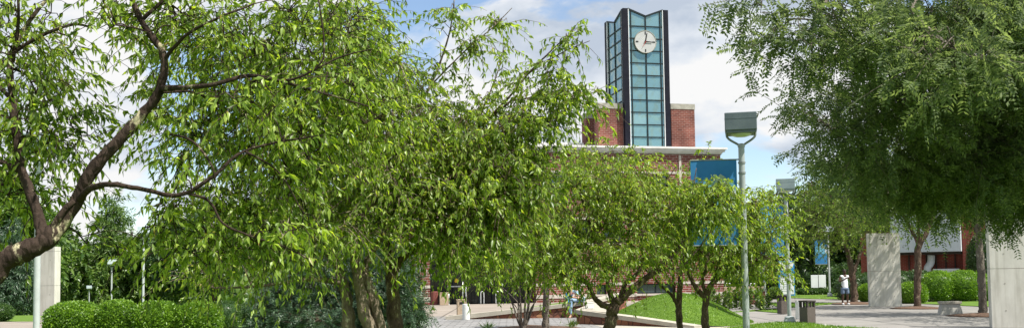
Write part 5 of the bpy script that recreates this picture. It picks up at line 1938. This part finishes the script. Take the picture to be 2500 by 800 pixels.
bgs = [
    ('broadleaf_tree', 'dark tree behind the left pylon and lamp post', -36, 68, 11, 4.6, 'far_leaf', False),
    ('broadleaf_tree', 'bushy mid green tree behind the far lamp posts above the hedge', -28, 92, 11.5, 5.0, 'far_dark', False),
    ('broadleaf_tree', 'mid green tree closing the view above the right end of the box hedge', -19, 84, 11, 5.0, 'far_leaf', False),
    ('broadleaf_tree', 'dark tree behind the clipped dark shrubs', -12, 72, 10, 4.4, 'far_dark', False),
    ('pine_tree', 'tall pine with fine needles rising behind the leaning cherry trunk', -41, 101, 14.0, 4.4, 'far_leaf', True),
    ('spruce_tree', 'pale green conifer at the left edge beside the small lawn', -29.5, 58, 6.0, 2.6, 'spruce', True),
    ('broadleaf_tree', 'low rounded tree just right of the left pylon', -46, 98, 11.0, 4.6, 'far_leaf', False),
    ('broadleaf_tree', 'rounded tree behind the lowest far lamp post', -35.5, 102, 11.0, 4.8, 'far_leaf', False),
    ('broadleaf_tree', 'tree at the far left edge behind the small conifer', -44, 76, 12, 5.0, 'far_leaf', False),
    ('broadleaf_tree', 'dark tree just right of the brick building corner', 20.5, 84, 8.5, 3.6, 'far_dark', False),
    ('broadleaf_tree', 'dark dense tree behind the campus directory', 24.5, 82, 9.0, 4.0, 'far_dark', False),
    ('broadleaf_tree', 'lighter tree behind the notice board', 28.5, 86, 9.5, 4.2, 'far_leaf', False),
    ('broadleaf_tree', 'tree behind the walking man and the forked locust', 33, 84, 9.5, 4.0, 'far_leaf', False),
    ('broadleaf_tree', 'tree rising over the right brick building', 44, 88, 13, 5.5, 'far_leaf', False),
]
for nm, lab, x, y, h, w, lm, con in bgs:
    bg_tree(nm, lab, x, y, h, w, M[lm], 850, con)


# ------------------------------------------------------------------ people
def skin_body(name, joints, edges, mat, parent, root_i=0, sub=2):
    """joints: (x,y,z,rx,ry) ; one continuous skinned surface"""
    me = bpy.data.meshes.new(name)
    me.from_pydata([j[:3] for j in joints], edges, [])
    me.update()
    o = bpy.data.objects.new(name, me)
    COL.objects.link(o)
    if parent:
        o.parent = parent
    mod = o.modifiers.new('skin', 'SKIN')
    mod.use_smooth_shade = True
    if not me.skin_vertices:
        bm = bmesh.new()
        bm.from_mesh(me)
        bm.verts.layers.skin.verify()
        bm.to_mesh(me)
        bm.free()
    for i, j in enumerate(joints):
        sv = me.skin_vertices[0].data[i]
        sv.radius = (j[3], j[4] if len(j) > 4 else j[3])
        sv.use_root = (i == root_i)
    s = o.modifiers.new('sub', 'SUBSURF')
    s.levels = sub
    s.render_levels = sub
    me.materials.append(mat)
    return o


class Sk:
    def __init__(self):
        self.j, self.e = [], []

    def chain(self, start, pts):
        prev = start
        for p in pts:
            self.j.append(p)
            if prev is not None:
                self.e.append((prev, len(self.j) - 1))
            prev = len(self.j) - 1
        return prev

    def hand(self, wrist_i, d, side, s=1.0):
        """palm and five fingers from a wrist; d points along the hand, side across it towards the thumb"""
        w = Vector(self.j[wrist_i][:3])
        d, side = Vector(d).normalized(), Vector(side).normalized()
        nn = d.cross(side)
        palm = w + d * 0.07 * s
        pi = self.chain(wrist_i, [(*palm, 0.030 * s, 0.018 * s)])
        for k, ln in ((-1.5, 0.055), (-0.5, 0.075), (0.5, 0.08), (1.5, 0.072)):
            a = palm + side * 0.019 * k * s + d * 0.035 * s
            b = a + d * ln * 0.55 * s
            c = b + (d * 0.7 + nn * 0.5) * ln * 0.5 * s
            self.chain(pi, [(*a, 0.010, 0.010), (*b, 0.009, 0.009), (*c, 0.007, 0.007)])
        a = w + d * 0.03 * s + side * 0.035 * s
        b = a + (d * 0.6 + side * 0.8) * 0.045 * s
        c = b + d * 0.03 * s
        self.chain(wrist_i, [(*a, 0.013, 0.013), (*b, 0.011, 0.011), (*c, 0.009, 0.009)])


def head_bits(parent, c, fwd, hair_mat, long_hair=False, skin=None):
    c, fwd = Vector(c), Vector(fwd).normalized()
    sd = Vector((0, 0, 1)).cross(fwd).normalized()
    mb = MB()
    for s in (-1, 1):
        p = c + fwd * 0.088 + sd * 0.032 * s + Vector((0, 0, 0.005))
        mb.lathe(p, [(0.002, -0.010), (0.010, -0.004), (0.010, 0.004), (0.002, 0.010)], 8)
    mb.build('eyes', M['eye'], parent, smooth=True)
    mb = MB()
    nu, nv = 16, 10
    vs, fs = [], []
    for i in range(nv + 1):
        th = PI * 0.56 * i / nv
        for k in range(nu):
            ph = 2 * PI * k / nu
            d = Vector((math.sin(th) * math.cos(ph), math.sin(th) * math.sin(ph), math.cos(th)))
            front = d.dot(fwd)
            lim = 1.0 if front < 0.35 else 0.72
            q = c + Vector((0, 0, 0.025)) - fwd * 0.012 + Vector((d.x * 0.098, d.y * 0.104, d.z * 0.115)) * (1.0 if front < 0.5 else (0.93 if th > 0.9 else 1.0))
            vs.append(q)
    for i in range(nv):
        for k in range(nu):
            k2 = (k + 1) % nu
            fs.append((i * nu + k, (i + 1) * nu + k, (i + 1) * nu + k2, i * nu + k2))
    mb.add(vs, fs)
    if long_hair:
        p, r = smooth_path([c - fwd * 0.06 + Vector((0, 0, 0.06)), c - fwd * 0.10 + Vector((0, 0, -0.06)), c - fwd * 0.09 + Vector((0, 0, -0.22))], [0.06, 0.065, 0.03], 5)
        mb.tube(p, r, 10)
    mb.build('hair', hair_mat, parent, smooth=True)


def build_head(sk, neck_i, c, fwd):
    c, fwd = Vector(c), Vector(fwd).normalized()
    sd = Vector((0, 0, 1)).cross(fwd).normalized()
    low = c + Vector((0, 0, -0.065)) + fwd * 0.02
    i1 = sk.chain(neck_i, [(*low, 0.058, 0.062)])
    i2 = sk.chain(i1, [(*(c), 0.080, 0.088)])
    sk.chain(i2, [(*(c + Vector((0, 0, 0.075)) - fwd * 0.01), 0.066, 0.075)])
    sk.chain(i2, [(*(c + fwd * 0.085 + Vector((0, 0, -0.015))), 0.014, 0.018), (*(c + fwd * 0.108 + Vector((0, 0, -0.025))), 0.010, 0.010)])
    for s in (-1, 1):
        sk.chain(i2, [(*(c + sd * 0.083 * s + Vector((0, 0, -0.01))), 0.012, 0.026)])


# standing man
g = gr(2064, 743)
man = thing('person', 'man in white shirt and slate shorts standing by a locust trunk, arm raised to chest', 'person', (g.x, g.y, 0.0), R(6))
sk = Sk()
sk.chain(None, [(0, 0, 0.98, 0.125, 0.105)])
c_i = sk.chain(0, [(0, 0.01, 1.14, 0.125, 0.095), (0, 0.015, 1.30, 0.145, 0.105)])
s_i = sk.chain(c_i, [(0, 0.01, 1.42, 0.13, 0.08)])
n_i = sk.chain(s_i, [(0, 0, 1.51, 0.055, 0.058)])
build_head(sk, n_i, (0, -0.01, 1.65), (0.1, -1, -0.05))
for s in (-1, 1):
    k_i = sk.chain(0, [(0.095 * s, 0, 0.88, 0.095, 0.10), (0.11 * s, -0.01, 0.66, 0.078, 0.08), (0.12 * s, -0.01, 0.49, 0.058, 0.06), (0.125 * s, 0.02, 0.32, 0.056, 0.06), (0.13 * s, 0.02, 0.10, 0.038, 0.04)])
    sk.chain(k_i, [(0.135 * s, -0.02, 0.045, 0.042, 0.038), (0.15 * s, -0.14, 0.035, 0.040, 0.025)])
a_i = sk.chain(s_i, [(-0.18, 0.01, 1.41, 0.066, 0.066), (-0.27, -0.02, 1.28, 0.052, 0.052), (-0.30, -0.06, 1.16, 0.044, 0.044), (-0.21, -0.20, 1.22, 0.042, 0.042), (-0.12, -0.27, 1.27, 0.028, 0.028)])
sk.hand(a_i, (0.8, -0.2, 0.5), (0, -0.4, 0.9))
a_i = sk.chain(s_i, [(0.18, 0.01, 1.41, 0.066, 0.066), (0.27, 0.03, 1.31, 0.052, 0.052), (0.34, 0.06, 1.20, 0.044, 0.044), (0.42, 0.02, 1.30, 0.040, 0.040), (0.48, 0.0, 1.38, 0.028, 0.028)])
sk.hand(a_i, (0.5, 0.3, 0.8), (-0.7, -0.4, 0.5))
skin_body('body', sk.j, sk.e, M['skin_dark'], man)
head_bits(man, (0, -0.01, 1.65), (0.1, -1, -0.05), M['hair'])
ck = Sk()
ck.chain(None, [(0, 0.0, 1.0, 0.175, 0.135)])
ck.chain(0, [(0, 0.0, 0.84, 0.19, 0.145)])
t_i = ck.chain(0, [(0, 0.01, 1.16, 0.165, 0.125), (0, 0.015, 1.32, 0.170, 0.125), (0, 0.01, 1.43, 0.135, 0.095)])
for s in (-1, 1):
    ck.chain(t_i, [(0.15 * s, 0.01, 1.43, 0.085, 0.085), (0.215 * s, 0.005, 1.385, 0.078, 0.078)])
skin_body('shirt', ck.j, ck.e, M['shirt_white'], man, 0, 2)
ck = Sk()
ck.chain(None, [(0, 0, 0.90, 0.15, 0.125)])
for s in (-1, 1):
    ck.chain(0, [(0.10 * s, 0, 0.80, 0.115, 0.12), (0.12 * s, -0.005, 0.64, 0.108, 0.11), (0.13 * s, -0.01, 0.52, 0.104, 0.105)])
skin_body('shorts', ck.j, ck.e, M['shorts'], man, 0, 2)
for s in (-1, 1):
    ck = Sk()
    ck.chain(None, [(0.135 * s, 0.04, 0.055, 0.052, 0.05), (0.138 * s, -0.04, 0.05, 0.050, 0.044), (0.152 * s, -0.16, 0.04, 0.046, 0.034)])
    skin_body('shoe', ck.j, ck.e, M['shoe'], man, 0, 2)

# seated woman
wt = 0.60
g = w1a + d1 * 0.955
wom = thing('person', 'woman in pale blue top and jeans sitting cross-legged on the stone wall, head bowed', 'person', (g.x - 0.05, g.y - 0.02, 0.0), R(-6))
dz = wt - 0.50
sk = Sk()
J = lambda x, y, z, a, b=None: (x, y, z + dz, a, b or a)
sk.chain(None, [J(0.10, 0.02, 0.60, 0.14, 0.12)])
c_i = sk.chain(0, [J(0.08, 0.0, 0.75, 0.115, 0.095), J(0.05, -0.05, 0.89, 0.13, 0.10)])
s_i = sk.chain(c_i, [J(0.02, -0.10, 1.00, 0.115, 0.075)])
n_i = sk.chain(s_i, [J(-0.02, -0.15, 1.08, 0.048, 0.05)])
hc = (-0.07, -0.19, 1.20 + dz)
build_head(sk, n_i, hc, (-0.6, -0.7, -0.45))
k_i = sk.chain(0, [J(0.0, -0.06, 0.59, 0.098), J(-0.12, -0.28, 0.595, 0.082), J(-0.18, -0.42, 0.58, 0.065), (-0.20, -0.44, 0.34, 0.056, 0.06), (-0.21, -0.42, 0.10, 0.038, 0.04)])
sk.chain(k_i, [(-0.22, -0.46, 0.045, 0.04, 0.036), (-0.26, -0.57, 0.035, 0.036, 0.024)])
k_i = sk.chain(0, [J(0.20, -0.06, 0.60, 0.095), J(0.30, -0.26, 0.62, 0.08), J(0.34, -0.38, 0.63, 0.062), J(0.12, -0.46, 0.68, 0.056), J(-0.10, -0.48, 0.71, 0.038)])
sk.chain(k_i, [J(-0.16, -0.50, 0.71, 0.04, 0.036), J(-0.22, -0.58, 0.68, 0.036, 0.024)])
a_i = sk.chain(s_i, [J(0.17, -0.06, 0.99, 0.055), J(0.23, -0.12, 0.86, 0.044), J(0.27, -0.20, 0.77, 0.038), J(0.20, -0.36, 0.75, 0.034), J(0.14, -0.45, 0.76, 0.024)])
sk.hand(a_i, (-0.8, -0.4, 0.0), (0, -0.3, 0.9), 0.92)
a_i = sk.chain(s_i, [J(-0.13, -0.12, 0.98, 0.055), J(-0.19, -0.22, 0.87, 0.044), J(-0.20, -0.34, 0.79, 0.038), J(-0.16, -0.35, 0.94, 0.034), J(-0.13, -0.33, 1.03, 0.024)])
sk.hand(a_i, (0.2, 0.3, 0.8), (0.8, -0.2, 0.2), 0.92)
skin_body('body', sk.j, sk.e, M['skin'], wom)
head_bits(wom, hc, (-0.6, -0.7, -0.45), M['hair'], True)
ck = Sk()
ck.chain(None, [J(0.10, 0.02, 0.64, 0.160, 0.14)])
t_i = ck.chain(0, [J(0.08, 0.0, 0.76, 0.140, 0.12), J(0.05, -0.05, 0.90, 0.150, 0.12), J(0.02, -0.095, 1.0, 0.12, 0.085)])
ck.chain(t_i, [J(0.15, -0.06, 1.0, 0.075), J(0.21, -0.10, 0.92, 0.066)])
ck.chain(t_i, [J(-0.11, -0.12, 0.99, 0.075), J(-0.17, -0.19, 0.91, 0.066)])
skin_body('top', ck.j, ck.e, M['shirt_blue'], wom, 0, 2)
ck = Sk()
ck.chain(None, [J(0.10, 0.01, 0.59, 0.160, 0.13)])
ck.chain(0, [J(0.0, -0.06, 0.595, 0.112), J(-0.12, -0.28, 0.60, 0.095), J(-0.18, -0.425, 0.585, 0.080), (-0.20, -0.44, 0.34, 0.070, 0.072), (-0.21, -0.425, 0.14, 0.062, 0.062)])
ck.chain(0, [J(0.20, -0.06, 0.60, 0.110), J(0.30, -0.26, 0.62, 0.094), J(0.345, -0.385, 0.635, 0.076), J(0.22, -0.44, 0.665, 0.066)])
skin_body('jeans', ck.j, ck.e, M['jeans'], wom, 0, 2)
# blue backpack and white bucket on the walls
g2 = w1a + d1 * 0.895
bp_ = thing('backpack', 'bright blue backpack leaning on the wall beside the seated woman', 'backpack', (g2.x, g2.y, 0.565), R(10))
mb = MB()
mb.bbox((0, 0, 0.21), (0.28, 0.17, 0.42), 0.06)
mb.build('bag', M['pack_blue'], bp_, smooth=True)
mb = MB()
mb.bbox((0, -0.10, 0.14), (0.20, 0.05, 0.20), 0.02)
mb.build('pocket', M['pack_blue'], bp_)
mb = MB()
p, r = smooth_path([(-0.06, 0.02, 0.41), (-0.04, 0.02, 0.47), (0.04, 0.02, 0.47), (0.06, 0.02, 0.41)], [0.012] * 4, 4)
mb.tube(p, r, 7)
mb.build('handle', M['bin_dark'], bp_)
g3 = W2a + Vector((0.36, 0.45, 0))
bk = thing('white_box', 'white box standing on the cap of the stone wall beside the seated woman', 'box', (g3.x, g3.y, 0.503), R(8))
mb = MB()
mb.bbox((0, 0, 0.10), (0.27, 0.2, 0.20), 0.012)
mb.build('carton', M['bin_white'], bk)
mb = MB()
mb.bbox((0, 0, 0.215), (0.285, 0.215, 0.028), 0.008)
mb.build('lid', M['bin_white'], bk)

# ------------------------------------------------------------------ light and sky
EL = R(58)
az = math.atan2(0.87, -0.5)      # clockwise from +Y
sdir = Vector((math.sin(az) * math.cos(EL), math.cos(az) * math.cos(EL), math.sin(EL)))
sun_d = bpy.data.lights.new('sun', 'SUN')
sun_d.energy = 4.7
sun_d.angle = R(0.5)
sun_d.color = (1.0, 0.955, 0.88)
sun = bpy.data.objects.new('sun', sun_d)
COL.objects.link(sun)
sun.location = (20, -10, 40)
sun.rotation_euler = sdir.to_track_quat('Z', 'Y').to_euler()

w = bpy.data.worlds.new('World')
sc.world = w
w.use_nodes = True
nt = w.node_tree
for n in list(nt.nodes):
    nt.nodes.remove(n)
out = node(nt, 'ShaderNodeOutputWorld')
sky = node(nt, 'ShaderNodeTexSky', sky_type='NISHITA')
sky.sun_disc = False
sky.sun_elevation = EL
sky.sun_rotation = az
sky.air_density = 1.0
sky.dust_density = 0.1
sky.ozone_density = 2.0
bg1 = node(nt, 'ShaderNodeBackground')
bg1.inputs['Strength'].default_value = 0.095
lk(nt, sky.outputs[0], bg1.inputs['Color'])
tc = node(nt, 'ShaderNodeTexCoord')
mpn = node(nt, 'ShaderNodeMapping')
mpn.name = 'cloud_map'
mpn.inputs['Location'].default_value = (7.7, 0.3, -0.13)
mpn.inputs['Scale'].default_value = (1.0, 1.0, 1.9)
lk(nt, tc.outputs['Generated'], mpn.inputs['Vector'])
nz = node(nt, 'ShaderNodeTexNoise')
nz.inputs['Scale'].default_value = 3.1
nz.inputs['Detail'].default_value = 12
nz.inputs['Roughness'].default_value = 0.56
nz.inputs['Distortion'].default_value = 0.25
lk(nt, mpn.outputs[0], nz.inputs['Vector'])
cr_ = ramp(nt, [(0.445, (0.05, 0.05, 0.05)), (0.472, (0.45, 0.45, 0.45)), (0.496, (1, 1, 1))])
lk(nt, nz.outputs['Fac'], cr_.inputs['Fac'])
nz2 = node(nt, 'ShaderNodeTexNoise')
nz2.inputs['Scale'].default_value = 6.5
nz2.inputs['Detail'].default_value = 8
nz2.inputs['Roughness'].default_value = 0.55
lk(nt, mpn.outputs[0], nz2.inputs['Vector'])
cc = ramp(nt, [(0.38, (0.56, 0.64, 0.76)), (0.49, (0.82, 0.87, 0.94)), (0.56, (1.0, 1.0, 1.0))])
lk(nt, nz2.outputs['Fac'], cc.inputs['Fac'])
bg2 = node(nt, 'ShaderNodeBackground')
bg2.inputs['Strength'].default_value = 0.52
lk(nt, cc.outputs['Color'], bg2.inputs['Color'])
mxs = node(nt, 'ShaderNodeMixShader')
lk(nt, cr_.outputs['Color'], mxs.inputs[0])
lk(nt, bg1.outputs[0], mxs.inputs[1])
lk(nt, bg2.outputs[0], mxs.inputs[2])
lk(nt, mxs.outputs[0], out.inputs['Surface'])

sc.view_settings.view_transform = 'Standard'
sc.view_settings.look = 'None'
sc.view_settings.exposure = 0.88
sc.view_settings.gamma = 1.0
sc.view_settings.use_curve_mapping = False
sc.cycles.max_bounces = 6
sc.cycles.diffuse_bounces = 3
sc.cycles.glossy_bounces = 2
sc.cycles.transmission_bounces = 4
sc.cycles.transparent_max_bounces = 4
